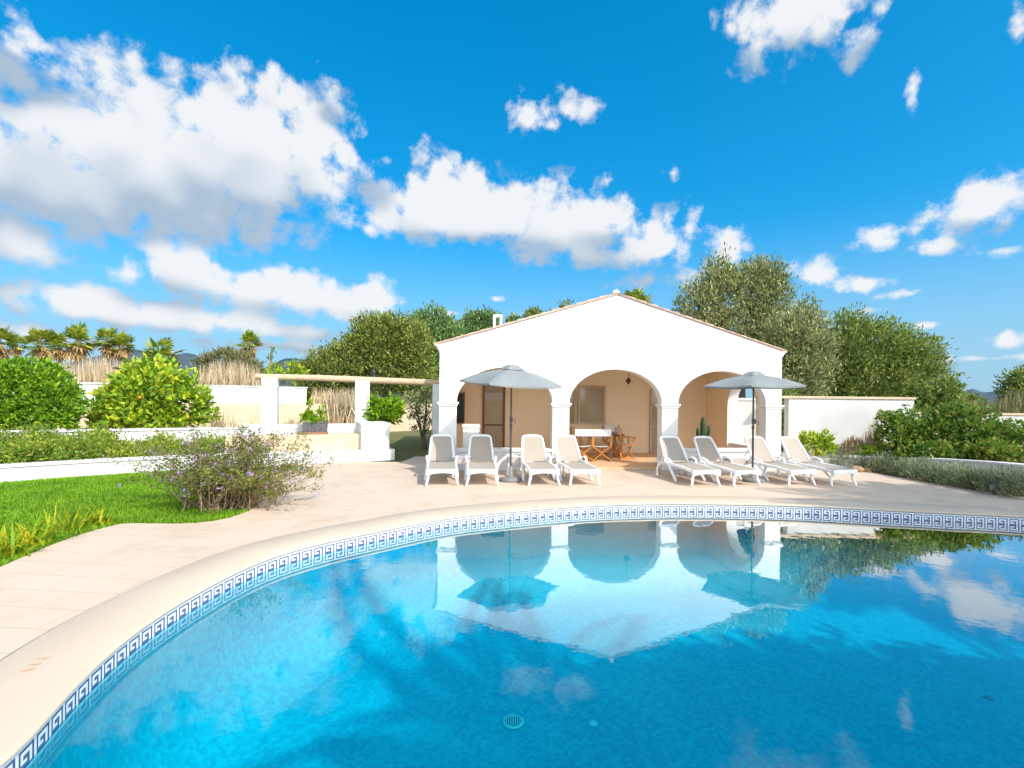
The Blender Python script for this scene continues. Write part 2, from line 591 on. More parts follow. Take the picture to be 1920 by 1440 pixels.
# ================================================================== SKY AND LIGHT
SUN = Vector((-0.87, 1.0, -1.2)).normalized()      # direction the light travels
sl = bpy.data.lights.new('sun', 'SUN')
sl.energy = 2.6
sl.angle = rad(0.53)
sl.color = (1.0, 0.965, 0.91)
so = bpy.data.objects.new('sun', sl)
so.rotation_euler = SUN.to_track_quat('-Z', 'Y').to_euler()
so.location = (12, -8, 14)
COL.objects.link(so)

CLOUDS = [  # photo px: cx, cy, rx, ry, weight
    (290, 325, 250, 112, 1.25), (40, 310, 220, 100, 1.15), (480, 295, 145, 88, 1.15),
    (425, 180, 58, 48, .95, 0), (345, 215, 60, 45, .9, 0), (515, 195, 60, 46, .9, 0), (600, 235, 62, 56, .95, 0), (640, 280, 32, 46, .8, 0), (225, 195, 48, 40, .6, 0),
    (20, 215, 120, 46, .9, 0), (150, 245, 70, 40, .8, 0), (575, 355, 60, 44, .6, 0), (640, 335, 50, 45, .45, 0), (360, 425, 120, 36, .8, 0),
    (60, 85, 95, 42, .5), (40, 60, 60, 30, .5), (725, 300, 40, 40, .3),
    (900, 400, 200, 52, 1.1), (1060, 430, 150, 48, 1.1), (815, 345, 58, 52, .95, 0), (722, 385, 55, 46, .85, 0), (885, 350, 42, 40, .85, 0), (965, 360, 60, 36, .8, 0), (1075, 395, 70, 38, .85, 0),
    (1155, 410, 50, 30, .75), (850, 425, 110, 38, .5), (1235, 465, 70, 36, .95), (1130, 482, 110, 30, .75),
    (1275, 468, 35, 36, .8), (1372, 468, 40, 42, .8), (1330, 512, 90, 30, .6), (1210, 527, 80, 24, .55), (690, 430, 40, 30, .4),
    (985, 215, 60, 36, .5), (1080, 205, 60, 36, .48), (1025, 235, 80, 22, .4), (1262, 325, 40, 20, .55),
    (1490, 25, 130, 62, .85), (1420, 85, 40, 55, .55), (1605, 82, 45, 45, .6), (1540, 60, 60, 50, .6), (1655, 10, 40, 22, .5),
    (1712, 165, 20, 46, .44), (1910, 40, 35, 50, .3),
    (1845, 392, 92, 46, 1.1), (1758, 461, 50, 19, .8), (1640, 446, 60, 26, .55), (1530, 512, 52, 34, .65), (1620, 530, 120, 22, .6),
    (1700, 550, 90, 16, .55), (1880, 470, 70, 20, .4),
    (60, 470, 112, 42, .9), (30, 545, 100, 48, .6), (242, 512, 48, 34, .8), (350, 512, 80, 46, 1), (480, 540, 135, 45, 1),
    (600, 565, 120, 38, .95), (692, 556, 42, 34, .95), (185, 572, 78, 34, 1), (300, 592, 150, 28, 1), (430, 605, 120, 25, .9),
    (570, 622, 120, 20, .8), (60, 622, 120, 22, .6), (700, 604, 120, 14, .5), (500, 648, 200, 16, .62), (160, 645, 180, 18, .6),
    (870, 588, 70, 12, .5), (930, 560, 40, 10, .3), (1742, 608, 48, 13, .5), (1885, 640, 60, 18, .6), (1850, 672, 150, 12, .4),
    (1600, 585, 100, 10, .3),
]


def make_world():
    w = bpy.data.worlds.new('World')
    scene.world = w
    w.use_nodes = True
    nt = w.node_tree
    nt.nodes.clear()
    N, L = nt.nodes.new, nt.links.new
    # density group
    g = bpy.data.node_groups.new('cloud_density', 'ShaderNodeTree')
    g.interface.new_socket('P', in_out='INPUT', socket_type='NodeSocketVector')
    g.interface.new_socket('D', in_out='OUTPUT', socket_type='NodeSocketFloat')
    g.interface.new_socket('S', in_out='OUTPUT', socket_type='NodeSocketFloat')
    gi, go = g.nodes.new('NodeGroupInput'), g.nodes.new('NodeGroupOutput')
    GN, GL = g.nodes.new, g.links.new
    nz = GN('ShaderNodeTexNoise')
    nz.inputs['Scale'].default_value = 10.0
    nz.inputs['Detail'].default_value = 8
    nz.inputs['Roughness'].default_value = 0.58
    GL(gi.outputs[0], nz.inputs['Vector'])
    cur = gsum = None
    for cx, cy, rx, ry, wt, *fl in CLOUDS:
        d = ray(cx, cy).normalized()
        az, el = math.atan2(d.x, d.y), math.asin(d.z)
        k = (d.x ** 2 + d.y ** 2) ** 0.5
        u = (cx - 960) / F
        ra = rx / F / (1 + u * u)
        re = ry / F / math.sqrt(1 + u * u) * 1.0
        s = GN('ShaderNodeVectorMath')
        s.operation = 'SUBTRACT'
        s.inputs[1].default_value = (az, el, 0)
        GL(gi.outputs[0], s.inputs[0])
        m = GN('ShaderNodeVectorMath')
        m.operation = 'MULTIPLY'
        m.inputs[1].default_value = (1 / ra / 1.10, 1 / re / 1.10, 0)
        GL(s.outputs[0], m.inputs[0])
        ln = GN('ShaderNodeVectorMath')
        ln.operation = 'LENGTH'
        GL(m.outputs[0], ln.inputs[0])
        q = GN('ShaderNodeMath')
        q.operation = 'SUBTRACT'
        q.inputs[0].default_value = wt
        GL(ln.outputs['Value'], q.inputs[1])
        d2 = GN('ShaderNodeMath')
        d2.operation = 'MULTIPLY'
        GL(ln.outputs['Value'], d2.inputs[0])
        GL(ln.outputs['Value'], d2.inputs[1])
        ex = GN('ShaderNodeMath')
        ex.operation = 'POWER'
        ex.inputs[0].default_value = 0.33
        GL(d2.outputs[0], ex.inputs[1])
        if fl:
            pass
        elif gsum is None:
            gsum = ex.outputs[0]
        else:
            sa = GN('ShaderNodeMath')
            sa.operation = 'ADD'
            GL(gsum, sa.inputs[0])
            GL(ex.outputs[0], sa.inputs[1])
            gsum = sa.outputs[0]
        if cur is None:
            cur = q.outputs[0]
        else:
            mx = GN('ShaderNodeMath')
            mx.operation = 'SMOOTH_MAX'
            mx.inputs[2].default_value = 0.2
            GL(cur, mx.inputs[0])
            GL(q.outputs[0], mx.inputs[1])
            cur = mx.outputs[0]
    ma = GN('ShaderNodeMath')
    ma.operation = 'MULTIPLY_ADD'
    ma.inputs[1].default_value = 0.95
    GL(nz.outputs[0], ma.inputs[0])
    base_cur = cur
    # rounded billows: inverted cell distance, two sizes, on warped coordinates
    wn = GN('ShaderNodeTexNoise')
    wn.inputs['Scale'].default_value = 16.0
    wn.inputs['Detail'].default_value = 3
    GL(gi.outputs[0], wn.inputs['Vector'])
    wv = GN('ShaderNodeVectorMath')
    wv.operation = 'MULTIPLY_ADD'
    wv.inputs[1].default_value = (0.03, 0.03, 0)
    GL(wn.outputs['Color'], wv.inputs[0])
    GL(gi.outputs[0], wv.inputs[2])
    for sc_, am_ in ((14.0, 0.85), (32.0, 0.5)):
        vo = GN('ShaderNodeTexVoronoi')
        vo.voronoi_dimensions = '2D'
        vo.feature = 'SMOOTH_F1'
        vo.inputs['Scale'].default_value = sc_
        vo.inputs['Smoothness'].default_value = 0.35
        GL(wv.outputs[0], vo.inputs['Vector'])
        bl_ = GN('ShaderNodeMath')
        bl_.operation = 'MULTIPLY_ADD'
        bl_.inputs[1].default_value = -am_
        GL(vo.outputs['Distance'], bl_.inputs[0])
        GL(cur, bl_.inputs[2])
        cur = bl_.outputs[0]
        if sc_ < 20:
            coarse = GN('ShaderNodeMath')
            coarse.operation = 'MULTIPLY_ADD'
            coarse.inputs[1].default_value = -0.45
            GL(vo.outputs['Distance'], coarse.inputs[0])
            GL(gsum, coarse.inputs[2])
    GL(coarse.outputs[0], go.inputs[1])
    nf = GN('ShaderNodeTexNoise')
    nf.inputs['Scale'].default_value = 42.0
    nf.inputs['Detail'].default_value = 7
    nf.inputs['Roughness'].default_value = 0.66
    GL(gi.outputs[0], nf.inputs['Vector'])
    mf = GN('ShaderNodeMath')
    mf.operation = 'MULTIPLY_ADD'
    mf.inputs[1].default_value = 1.35
    GL(nf.outputs[0], mf.inputs[0])
    GL(cur, mf.inputs[2])
    cur = mf.outputs[0]
    ma2 = GN('ShaderNodeMath')
    ma2.operation = 'SUBTRACT'
    ma2.inputs[1].default_value = 0.52
    GL(cur, ma2.inputs[0])
    GL(ma2.outputs[0], ma.inputs[2])
    GL(ma.outputs[0], go.inputs[0])
    # unseen cloud added at the sides and behind the viewer to whiten ambient light
    gx = GN('ShaderNodeSeparateXYZ')
    GL(gi.outputs[0], gx.inputs[0])
    ab = GN('ShaderNodeMath')
    ab.operation = 'ABSOLUTE'
    GL(gx.outputs[0], ab.inputs[0])
    m1 = GN('ShaderNodeMapRange')
    m1.inputs['From Min'].default_value = 0.95
    m1.inputs['From Max'].default_value = 1.15
    GL(ab.outputs[0], m1.inputs['Value'])
    m2 = GN('ShaderNodeMapRange')
    m2.inputs['From Min'].default_value = 0.82
    m2.inputs['From Max'].default_value = 1.15
    GL(gx.outputs[1], m2.inputs['Value'])
    mm = GN('ShaderNodeMath')
    mm.operation = 'MAXIMUM'
    m2.inputs['To Min'].default_value = 1.0
    m2.inputs['To Max'].default_value = 0.0
    mm.operation = 'MULTIPLY'
    GL(m1.outputs[0], mm.inputs[0])
    GL(m2.outputs[0], mm.inputs[1])
    n2 = GN('ShaderNodeTexNoise')
    n2.inputs['Scale'].default_value = 2.2
    n2.inputs['Detail'].default_value = 6
    GL(gi.outputs[0], n2.inputs['Vector'])
    k2 = GN('ShaderNodeMath')
    k2.operation = 'MULTIPLY_ADD'
    k2.inputs[1].default_value = 5.0
    k2.inputs[2].default_value = -1.6
    GL(n2.outputs[0], k2.inputs[0])
    k3 = GN('ShaderNodeMath')
    k3.operation = 'MULTIPLY'
    GL(k2.outputs[0], k3.inputs[0])
    GL(mm.outputs[0], k3.inputs[1])
    k4 = GN('ShaderNodeMath')
    k4.operation = 'MAXIMUM'
    k5 = GN('ShaderNodeMath')
    k5.operation = 'MULTIPLY_ADD'
    k5.inputs[1].default_value = 3.0
    k5.inputs[2].default_value = -3.0
    GL(mm.outputs[0], k5.inputs[0])
    k6 = GN('ShaderNodeMath')
    k6.operation = 'ADD'
    GL(k5.outputs[0], k6.inputs[0])
    GL(k3.outputs[0], k6.inputs[1])
    GL(ma.outputs[0], k4.inputs[0])
    GL(k6.outputs[0], k4.inputs[1])
    GL(k4.outputs[0], go.inputs[0])

    tc = N('ShaderNodeTexCoord')
    sp = N('ShaderNodeSeparateXYZ')
    L(tc.outputs['Generated'], sp.inputs[0])
    at = N('ShaderNodeMath')
    at.operation = 'ARCTAN2'
    L(sp.outputs[0], at.inputs[0])
    L(sp.outputs[1], at.inputs[1])
    el = N('ShaderNodeMath')
    el.operation = 'ARCSINE'
    L(sp.outputs[2], el.inputs[0])
    cb = N('ShaderNodeCombineXYZ')
    L(at.outputs[0], cb.inputs[0])
    L(el.outputs[0], cb.inputs[1])
    g0 = N('ShaderNodeGroup')
    g0.node_tree = g
    L(cb.outputs[0], g0.inputs[0])
    of = N('ShaderNodeVectorMath')
    of.operation = 'ADD'
    of.inputs[1].default_value = (0.012, 0.045, 0)
    L(cb.outputs[0], of.inputs[0])
    g1 = N('ShaderNodeGroup')
    g1.node_tree = g
    L(of.outputs[0], g1.inputs[0])
    df = N('ShaderNodeMath')
    df.operation = 'SUBTRACT'
    L(g0.outputs[1], df.inputs[0])
    L(g1.outputs[1], df.inputs[1])
    lum = N('ShaderNodeMapRange')
    lum.interpolation_type = 'SMOOTHSTEP'
    lum.inputs['From Min'].default_value = -0.34
    lum.inputs['From Max'].default_value = 0.42
    nn_ = N('ShaderNodeMath')
    nn_.operation = 'ADD'
    nn_.inputs[1].default_value = 0.35
    L(g0.outputs[1], nn_.inputs[0])
    dv = N('ShaderNodeMath')
    dv.operation = 'DIVIDE'
    L(df.outputs[0], dv.inputs[0])
    L(nn_.outputs[0], dv.inputs[1])
    L(dv.outputs[0], lum.inputs['Value'])
    al = N('ShaderNodeMapRange')
    al.interpolation_type = 'SMOOTHSTEP'
    al.inputs['From Min'].default_value = -0.14
    al.inputs['From Max'].default_value = 0.58
    al.inputs['To Max'].default_value = 0.97
    am = N('ShaderNodeMapRange')
    am.inputs['To Min'].default_value = 0.62
    am.inputs['To Max'].default_value = 0.55
    L(lum.outputs[0], am.inputs['Value'])
    L(am.outputs[0], al.inputs['From Max'])
    L(g0.outputs[0], al.inputs['Value'])
    sky = N('ShaderNodeTexSky')
    sky.sky_type = 'NISHITA'
    sky.sun_disc = False
    sky.sun_elevation = math.asin(-SUN.z)
    sky.sun_rotation = math.atan2(-SUN.x, -SUN.y)
    sky.altitude = 50
    sky.air_density = 1.0
    sky.dust_density = 1.2
    sky.ozone_density = 3.0
    hs = N('ShaderNodeHueSaturation')
    hs.inputs['Hue'].default_value = 0.497
    hs.inputs['Saturation'].default_value = 1.2
    hs.inputs['Value'].default_value = 1.19
    gm = N('ShaderNodeGamma')
    gm.inputs['Gamma'].default_value = 0.72
    L(sky.outputs[0], gm.inputs['Color'])
    ml = N('ShaderNodeMix')
    ml.data_type = 'RGBA'
    ml.blend_type = 'MULTIPLY'
    ml.inputs['Factor'].default_value = 1.0
    ml.inputs['B'].default_value = (0.47, 0.93, 1.20, 1)
    L(gm.outputs[0], ml.inputs['A'])
    L(ml.outputs['Result'], hs.inputs['Color'])
    cc = N('ShaderNodeMix')
    cc.data_type = 'RGBA'
    cc.inputs['A'].default_value = (1.85, 2.38, 2.95, 1)
    cc.inputs['B'].default_value = (3.95, 4.05, 4.15, 1)
    L(lum.outputs[0], cc.inputs['Factor'])
    mx = N('ShaderNodeMix')
    mx.data_type = 'RGBA'
    L(al.outputs[0], mx.inputs['Factor'])
    hz = N('ShaderNodeMapRange')          # pale air low over the horizon
    hz.interpolation_type = 'SMOOTHSTEP'
    hz.inputs['From Min'].default_value = 0.0
    hz.inputs['From Max'].default_value = 0.34
    hz.inputs['To Min'].default_value = 0.85
    hz.inputs['To Max'].default_value = 0.0
    L(sp.outputs[2], hz.inputs['Value'])
    hm = N('ShaderNodeMix')
    hm.data_type = 'RGBA'
    hm.inputs['B'].default_value = (1.75, 2.75, 3.6, 1)
    L(hz.outputs[0], hm.inputs['Factor'])
    L(hs.outputs[0], hm.inputs['A'])
    L(hm.outputs['Result'], mx.inputs['A'])
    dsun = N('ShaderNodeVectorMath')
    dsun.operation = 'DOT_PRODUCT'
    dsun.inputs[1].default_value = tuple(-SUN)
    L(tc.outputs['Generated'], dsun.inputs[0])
    gs = N('ShaderNodeMapRange')  # extra glow on unseen clouds toward the sun, added to brighten the porch
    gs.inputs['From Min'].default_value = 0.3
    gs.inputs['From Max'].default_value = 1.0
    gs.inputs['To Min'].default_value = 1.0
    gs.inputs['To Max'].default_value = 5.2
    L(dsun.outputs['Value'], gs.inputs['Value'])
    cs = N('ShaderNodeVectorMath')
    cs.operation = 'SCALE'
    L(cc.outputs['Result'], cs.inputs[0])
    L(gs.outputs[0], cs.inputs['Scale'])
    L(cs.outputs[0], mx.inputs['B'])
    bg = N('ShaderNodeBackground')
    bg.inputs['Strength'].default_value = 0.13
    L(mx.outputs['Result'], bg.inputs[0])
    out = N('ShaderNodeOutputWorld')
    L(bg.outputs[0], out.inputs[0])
    w.cycles.sampling_method = 'MANUAL'
    w.cycles.sample_map_resolution = 512


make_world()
scene.view_settings.view_transform = 'Standard'
scene.view_settings.look = 'None'
scene.view_settings.gamma = 1
scene.view_settings.exposure = 0.82

# ================================================================== POOL
far_px = [(25, 1440), (47, 1400), (73, 1357), (94, 1334), (151, 1275), (203, 1227), (250, 1187), (307, 1150), (378, 1108), (450, 1071),
          (520, 1042), (633, 1013), (700, 1000), (833, 974), (967, 960), (1100, 950), (1233, 946), (1413, 947.5), (1547, 952), (1680, 959),
          (1813, 965.5), (1920, 971)]
ctrl = [gp(x, y, -0.03).to_2d() for x, y in far_px][::-1]        # counter-clockwise: right far -> left near
ctrl += [Vector(p) for p in [(-2.55, 1.75), (-2.2, 1.15), (-1.2, 0.75), (0.6, 0.55), (3.0, 0.5), (6.0, 0.7), (9.0, 1.3), (11.2, 2.6), (12.0, 4.4), (11.2, 6.1), (9.7, 7.1)]]


def spline(pts, closed=True, step=0.1):
    out = []
    n = len(pts)
    for i in range(n if closed else n - 1):
        g = (lambda j: pts[j % n]) if closed else (lambda j: pts[max(0, min(n - 1, j))])
        p0, p1, p2, p3 = g(i - 1), g(i), g(i + 1), g(i + 2)
        k = max(2, int((p2 - p1).length / step))
        for s in range(k):
            t = s / k
            out.append(0.5 * ((2 * p1) + (p2 - p0) * t + (2 * p0 - 5 * p1 + 4 * p2 - p3) * t * t + (3 * p1 - p0 - 3 * p2 + p3) * t ** 3))
    if not closed:
        out.append(pts[-1])
    return out


raw = spline(ctrl, True, 0.05)
# smooth, then resample to whole tiles
for _ in range(60):
    raw = [(raw[i - 1] + raw[i] * 2 + raw[(i + 1) % len(raw)]) / 4 for i in range(len(raw))]
cum = [0.0]
for i in range(len(raw)):
    cum.append(cum[-1] + (raw[(i + 1) % len(raw)] - raw[i]).length)
NT = int(round(cum[-1] / 0.15))
SUB = 2


def along(s):
    s = s % cum[-1]
    lo, hi = 0, len(cum) - 1
    while hi - lo > 1:
        mid = (lo + hi) // 2
        if cum[mid] <= s:
            lo = mid
        else:
            hi = mid
    t = (s - cum[lo]) / max(1e-9, cum[lo + 1] - cum[lo])
    return raw[lo].lerp(raw[(lo + 1) % len(raw)], t)


NP = NT * SUB
loop = [along(cum[-1] * i / NP) for i in range(NP)]
area = sum(loop[i].x * loop[(i + 1) % NP].y - loop[(i + 1) % NP].x * loop[i].y for i in range(NP))
nrm = []
for i in range(NP):
    t = (loop[(i + 1) % NP] - loop[i - 1]).normalized()
    nrm.append(Vector((t.y, -t.x)) if area > 0 else Vector((-t.y, t.x)))      # outward


def off(d):
    return [loop[i] + nrm[i] * d for i in range(NP)]


def ring(m, loops, mi=0, smooth=True):
    """loops: list of (2-D loop, z)"""
    o = []
    for lp, z in loops:
        o += [(p.x, p.y, z) for p in lp]
    n = len(loops[0][0])
    fs = []
    for k in range(len(loops) - 1):
        for i in range(n):
            j = (i + 1) % n
            fs.append((k * n + i, k * n + j, (k + 1) * n + j, (k + 1) * n + i))
    m.add(o, fs, mi, smooth)


WATER_Z = -0.155
pool = empty('swimming_pool', (0, 0, 0))
tag(pool, 'rounded swimming pool with a blue and white key pattern tile border', 'swimming pool')
m = MB()
levels = [(0.001, -0.19), (-0.01, -0.5)] + [(-0.02 - 0.62 * (1 - math.cos(PI / 2 * k / 9)), -0.55 - 0.78 * math.sin(PI / 2 * k / 9)) for k in range(10)]
ring(m, [(off(d), z) for d, z in levels])
lp = off(levels[-1][0])
m.add([(p.x, p.y, -1.33) for p in lp], [tuple(range(NP))], 0)
m.build('basin', 'pool', pool, recalc=False)
# tile band: blue ground and the white key figure, one mesh
m = MB()
ring(m, [(off(0.0), -0.03), (off(0.0), -0.19)], 0, False)
KEY = [(0, 0.03, 1, 0.14), (0, 0.86, 1, 1.0), (0.0, 0.14, 0.15, 0.86), (0.27, 0.24, 0.42, 0.78), (0.42, 0.24, 0.90, 0.38), (0.76, 0.38, 0.90, 0.66), (0.56, 0.54, 0.76, 0.66)]
ZT, ZH = -0.036, 0.150


def onband(u, inset):
    i = int(u * SUB)
    t = u * SUB - i
    a, b = loop[i % NP], loop[(i + 1) % NP]
    na, nb = nrm[i % NP], nrm[(i + 1) % NP]
    return a.lerp(b, t) - na.lerp(nb, t) * inset


for k in range(NT):
    for (u0, v0, u1, v1) in KEY:
        cuts = [u0] + [c for c in (0.5,) if u0 < c < u1] + [u1]
        for a, b in zip(cuts[:-1], cuts[1:]):
            pa, pb = onband(k + a, 0.0025), onband(k + b, 0.0025)
            za, zb = ZT - v0 * ZH, ZT - v1 * ZH
            m.add([(pa.x, pa.y, za), (pb.x, pb.y, za), (pb.x, pb.y, zb), (pa.x, pa.y, zb)], [(0, 1, 2, 3)], 1)
m.build('tile_band', ['tile_blue', 'tile_white'], pool, recalc=False)
# coping ring with a rounded nose
m = MB()
ring(m, [(off(0.01), -0.034), (off(-0.012), -0.032), (off(-0.022), -0.022), (off(-0.022), -0.012), (off(-0.014), -0.002), (off(0.0), 0.004),
         (off(0.62), 0.004), (off(0.632), -0.004), (off(0.636), -0.02)])
m.build('coping', 'coping', pool, recalc=False)
# floor drain
dpt = gp(962, 1355, -1.33)
m = MB()
m.lathe([(0.08, 0), (0.105, 0.0), (0.105, 0.012), (0.09, 0.02), (0.08, 0.02), (0.08, 0.0)], (dpt.x, dpt.y, -1.326), 28, 0)
for k in range(-3, 4):
    hw = math.sqrt(max(0.0, 0.082 ** 2 - (k * 0.022) ** 2))
    m.box((dpt.x + k * 0.022, dpt.y, -1.312), (0.012, hw * 2, 0.012), 0, 0)
m.lathe([(0.0, 0), (0.08, 0.0), (0.08, 0.002)], (dpt.x, dpt.y, -1.324), 28, 1)
m.build('floor_drain', ['drain', 'draindark'], pool)
for px, py in ((1112, 1357), (1855, 1310)):
    q = gp(px, py, -1.33)
    MB().lathe([(0.0, 0.012), (0.035, 0.012), (0.045, 0.0)], (q.x, q.y, -1.326), 14).build('floor_inlet', 'drain' if px < 1500 else 'draindark', pool)
# water
m = MB()
lp = off(-0.001)
m.add([(p.x, p.y, WATER_Z) for p in lp], [tuple(range(NP))])
tag(m.build('water', 'water', None, recalc=False), kind='structure')
# depth mark painted on the coping: faded red strokes
mk = empty('depth_marking', gp(65, 1243, 0.008))
tag(mk, 'faded red painted depth mark on the pale pool coping', 'marking')
for (xa, ya, xb, yb) in ((40, 1258, 66, 1252), (55, 1245, 76, 1243), (67, 1234, 91, 1232)):
    a, b = gp(xa, ya, 0.008), gp(xb, yb, 0.008)
    t = (b - a).normalized()
    s = Vector((-t.y, t.x, 0)) * 0.017
    o = mk.location
    MB().add([a + s - o, a - s * .6 - o, b - s - o, b + s * .6 - o], [(0, 1, 2, 3)]).build('stroke', 'red_mark', mk, recalc=False)


# ================================================================== GROUND SHEETS
def sheet(name, outer, z, mat, hole=None, kind='structure'):
    bm = bmesh.new()
    es = []
    for lp in [outer] + ([hole] if hole else []):
        vs = [bm.verts.new((p[0], p[1], z)) for p in lp]
        for i in range(len(vs)):
            es.append(bm.edges.new((vs[i], vs[(i + 1) % len(vs)])))
    bmesh.ops.triangle_fill(bm, edges=es, use_beauty=True, normal=(0, 0, 1))
    for f in bm.faces:
        if f.normal.z < 0:
            f.normal_flip()
    me = bpy.data.meshes.new(name)
    bm.to_mesh(me)
    bm.free()
    me.materials.append(M[mat])
    o = bpy.data.objects.new(name, me)
    COL.objects.link(o)
    return tag(o, kind=kind)


sheet('ground', [(-4000, -400), (4000, -400), (4000, 6000), (-4000, 6000)], -0.06, 'field', [(p.x, p.y) for p in off(0.5)][::4])
lawn_edge = [gp(x, y).to_2d() for x, y in ((0, 1062), (60, 1036), (130, 1008), (205, 986), (245, 980), (330, 981), (400, 976), (455, 962), (492, 938), (510, 910), (505, 885))]
lawn_edge_s = spline(lawn_edge, False, 0.25)
deck_outer = [(-7.5, -3), (-6.2, 2.5)] + [tuple(p) for p in lawn_edge_s] + [(-5.0, 12.4), (-5.8, 12.75), (-5.8, 13.6), (-3.05, 13.6), (-2.9, 14.9), (-1.7, 15.0), (-1.7, 20), (7.2, 20), (8.4, 14.2),
              (9.15, 12.7), (9.35, 11.6), (9.55, 10.4), (10.0, 9.2), (12.5, 8.4), (15, 6), (15, -3)]
sheet('terrace', deck_outer, -0.006, 'deck', [(p.x, p.y) for p in off(0.642)][::2])
lawn_poly = [(-30, -3), (-7.5, -3), (-6.2, 2.5)] + [tuple(p) for p in lawn_edge_s] + [(-5.0, 12.4), (-8.0, 12.2), (-12, 10), (-30, 6)]
sheet('lawn', lawn_poly, -0.002 - 0.012, 'turf')

# grass blades on the lawn
rng = np.random.default_rng(3)
pts = rng.uniform((-11.5, 3.8), (-3.6, 12.3), (260000, 2))
poly = np.array(lawn_poly)


def inside(P, poly):
    c = np.zeros(len(P), bool)
    j = len(poly) - 1
    for i in range(len(poly)):
        xi, yi = poly[i]
        xj, yj = poly[j]
        k = ((yi > P[:, 1]) != (yj > P[:, 1])) & (P[:, 0] < (xj - xi) * (P[:, 1] - yi) / (yj - yi + 1e-12) + xi)
        c ^= k
        j = i
    return c


pts = pts[inside(pts, poly)]
n = len(pts)
az = rng.uniform(0, 2 * PI, n)
h = rng.uniform(0.025, 0.065, n)
w = 0.007
B = np.column_stack([pts, np.full(n, -0.014)])
T = B + np.column_stack([np.cos(az) * h * 0.6, np.sin(az) * h * 0.6, h])
S = np.column_stack([-np.sin(az) * w, np.cos(az) * w, np.zeros(n)])
tag(mesh_np('grass', np.stack([B + S, B - S, T], 1).reshape(-1, 3), 3, 'lf_grass'), kind='stuff')

# hills
def hills(name, pts, D, depth, seed):
    rnd = random.Random(seed)
    m = MB()
    top = spline([Vector((x, y)) for x, y in pts], False, 6)
    rows = []
    for k, (fz, dd) in enumerate(((0.0, -0.55), (0.55, -0.3), (0.86, -0.12), (1.0, 0.0), (0.6, 0.35), (0.0, 0.7))):
        r = []
        for p in top:
            q = dp(p.x, p.y, D)
            z = max(0.0, q.z)
            r.append((q.x * (1 + dd * depth / D), q.y + dd * depth, -0.5 + z * fz * (1 + rnd.uniform(-.012, .012))))
        rows.append(r)
    n = len(top)
    vs = [p for r in rows for p in r]
    fs = [(k * n + i, k * n + i + 1, (k + 1) * n + i + 1, (k + 1) * n + i) for k in range(len(rows) - 1) for i in range(n - 1)]
    m.add(vs, fs, 0, True)
    return tag(m.build(name, 'hill'), kind='structure')


hills('hills', [(-900, 738), (-620, 722), (-380, 700), (-100, 680), (60, 690), (180, 668), (255, 655), (300, 672), (345, 662), (372, 668), (410, 694), (470, 700), (510, 682), (540, 671), (575, 676), (640, 690), (760, 705), (900, 726), (1000, 738)], 1500, 700, 3)
hills('hills', [(1500, 742), (1640, 738), (1740, 736), (1790, 731), (1808, 733), (1824, 729), (1846, 735), (1880, 732), (1910, 737), (1960, 733), (2150, 738)], 2200, 600, 5)

# ================================================================== HOUSE
HA = rad(5.5)
house = empty('bungalow', (2.63, 12.375, 0), HA)
tag(house, 'white single storey bungalow with a low gable and a porch of three arches', 'house')
HW, EAVE, APEX, DEPTH = 4.42, 3.08, 4.43, 8.6
SPR, CRN = 1.68, 2.55


def arch(x0, x1, spr=SPR, crn=CRN, n=22):
    c, a = (x0 + x1) / 2, (x1 - x0) / 2
    return [(c - a * math.cos(PI * k / n), spr + (crn - spr) * math.sin(PI * k / n)) for k in range(n + 1)]


poly = [(-HW, 0)]
for x0, x1 in ((-4.0, -1.62), (-1.2, 1.2), (1.62, 4.0)):
    poly += [(x0, 0)] + arch(x0, x1) + [(x1, 0)]
poly += [(HW, 0), (HW, EAVE), (0, APEX), (-HW, EAVE)]
MB().prism(poly, 0, 0.30).build('front_wall', 'white', house)
MB().box((-HW + 0.15, 0.302 + (DEPTH - .3) / 2, EAVE / 2), (0.30, DEPTH - 0.3, EAVE)).build('side_wall', 'white', house)
yo0, yo1 = 0.62, 2.08
rw = [(0.302, 0), (yo0, 0)] + arch(yo0, yo1, 1.62, 2.36) + [(yo1, 0), (DEPTH, 0), (DEPTH, EAVE), (0.302, EAVE)]
MB().prism(rw, HW - 0.30, HW - 0.002, 'x').build('side_wall', 'white', house)
MB().prism([(-HW + .3, 0), (HW - .3, 0), (HW - .3, EAVE), (0, APEX - .1), (-HW + .3, EAVE)], DEPTH - 0.3, DEPTH).build('rear_wall', 'white', house)
PB = 3.4
MB().box((0, PB + 0.1, 1.47), (2 * HW - 0.61, 0.2, 2.94)).build('porch_wall', 'peach', house)
lin = [(0.304, 0.06), (yo0 - .001, 0.06)] + [(a, z) for a, z in arch(yo0 - .001, yo1 + .001, 1.62, 2.362)] + [(yo1 + .001, 0.06), (PB, 0.06), (PB, 2.93), (0.304, 2.93)]
MB().prism(lin, HW - 0.312, HW - 0.303, 'x').build('porch_lining', 'peach', house)
MB().box((-HW + .308, 0.304 + (PB - .304) / 2, 1.5), (0.01, PB - .31, 2.86)).build('porch_lining', 'peach', house)
MB().box((0, (PB + .3) / 2, 2.97), (2 * HW - .62, PB - .31, 0.05)).build('porch_ceiling', 'white', house)
MB().box((0, PB / 2 + .06, 0.03), (2 * HW - .64, PB - .1, 0.06)).build('porch_floor', 'terracotta_floor', house)
for x0, x1 in ((-4.0, -1.62), (1.62, 4.0)):
    mm_ = MB()
    mm_.box(((x0 + x1) / 2, 0.15, 0.235), (x1 - x0 - .004, 0.22, 0.47))
    mm_.box(((x0 + x1) / 2, 0.15, 0.505), (x1 - x0 - .004, 0.29, 0.07))
    mm_.build('low_wall', 'white', house)
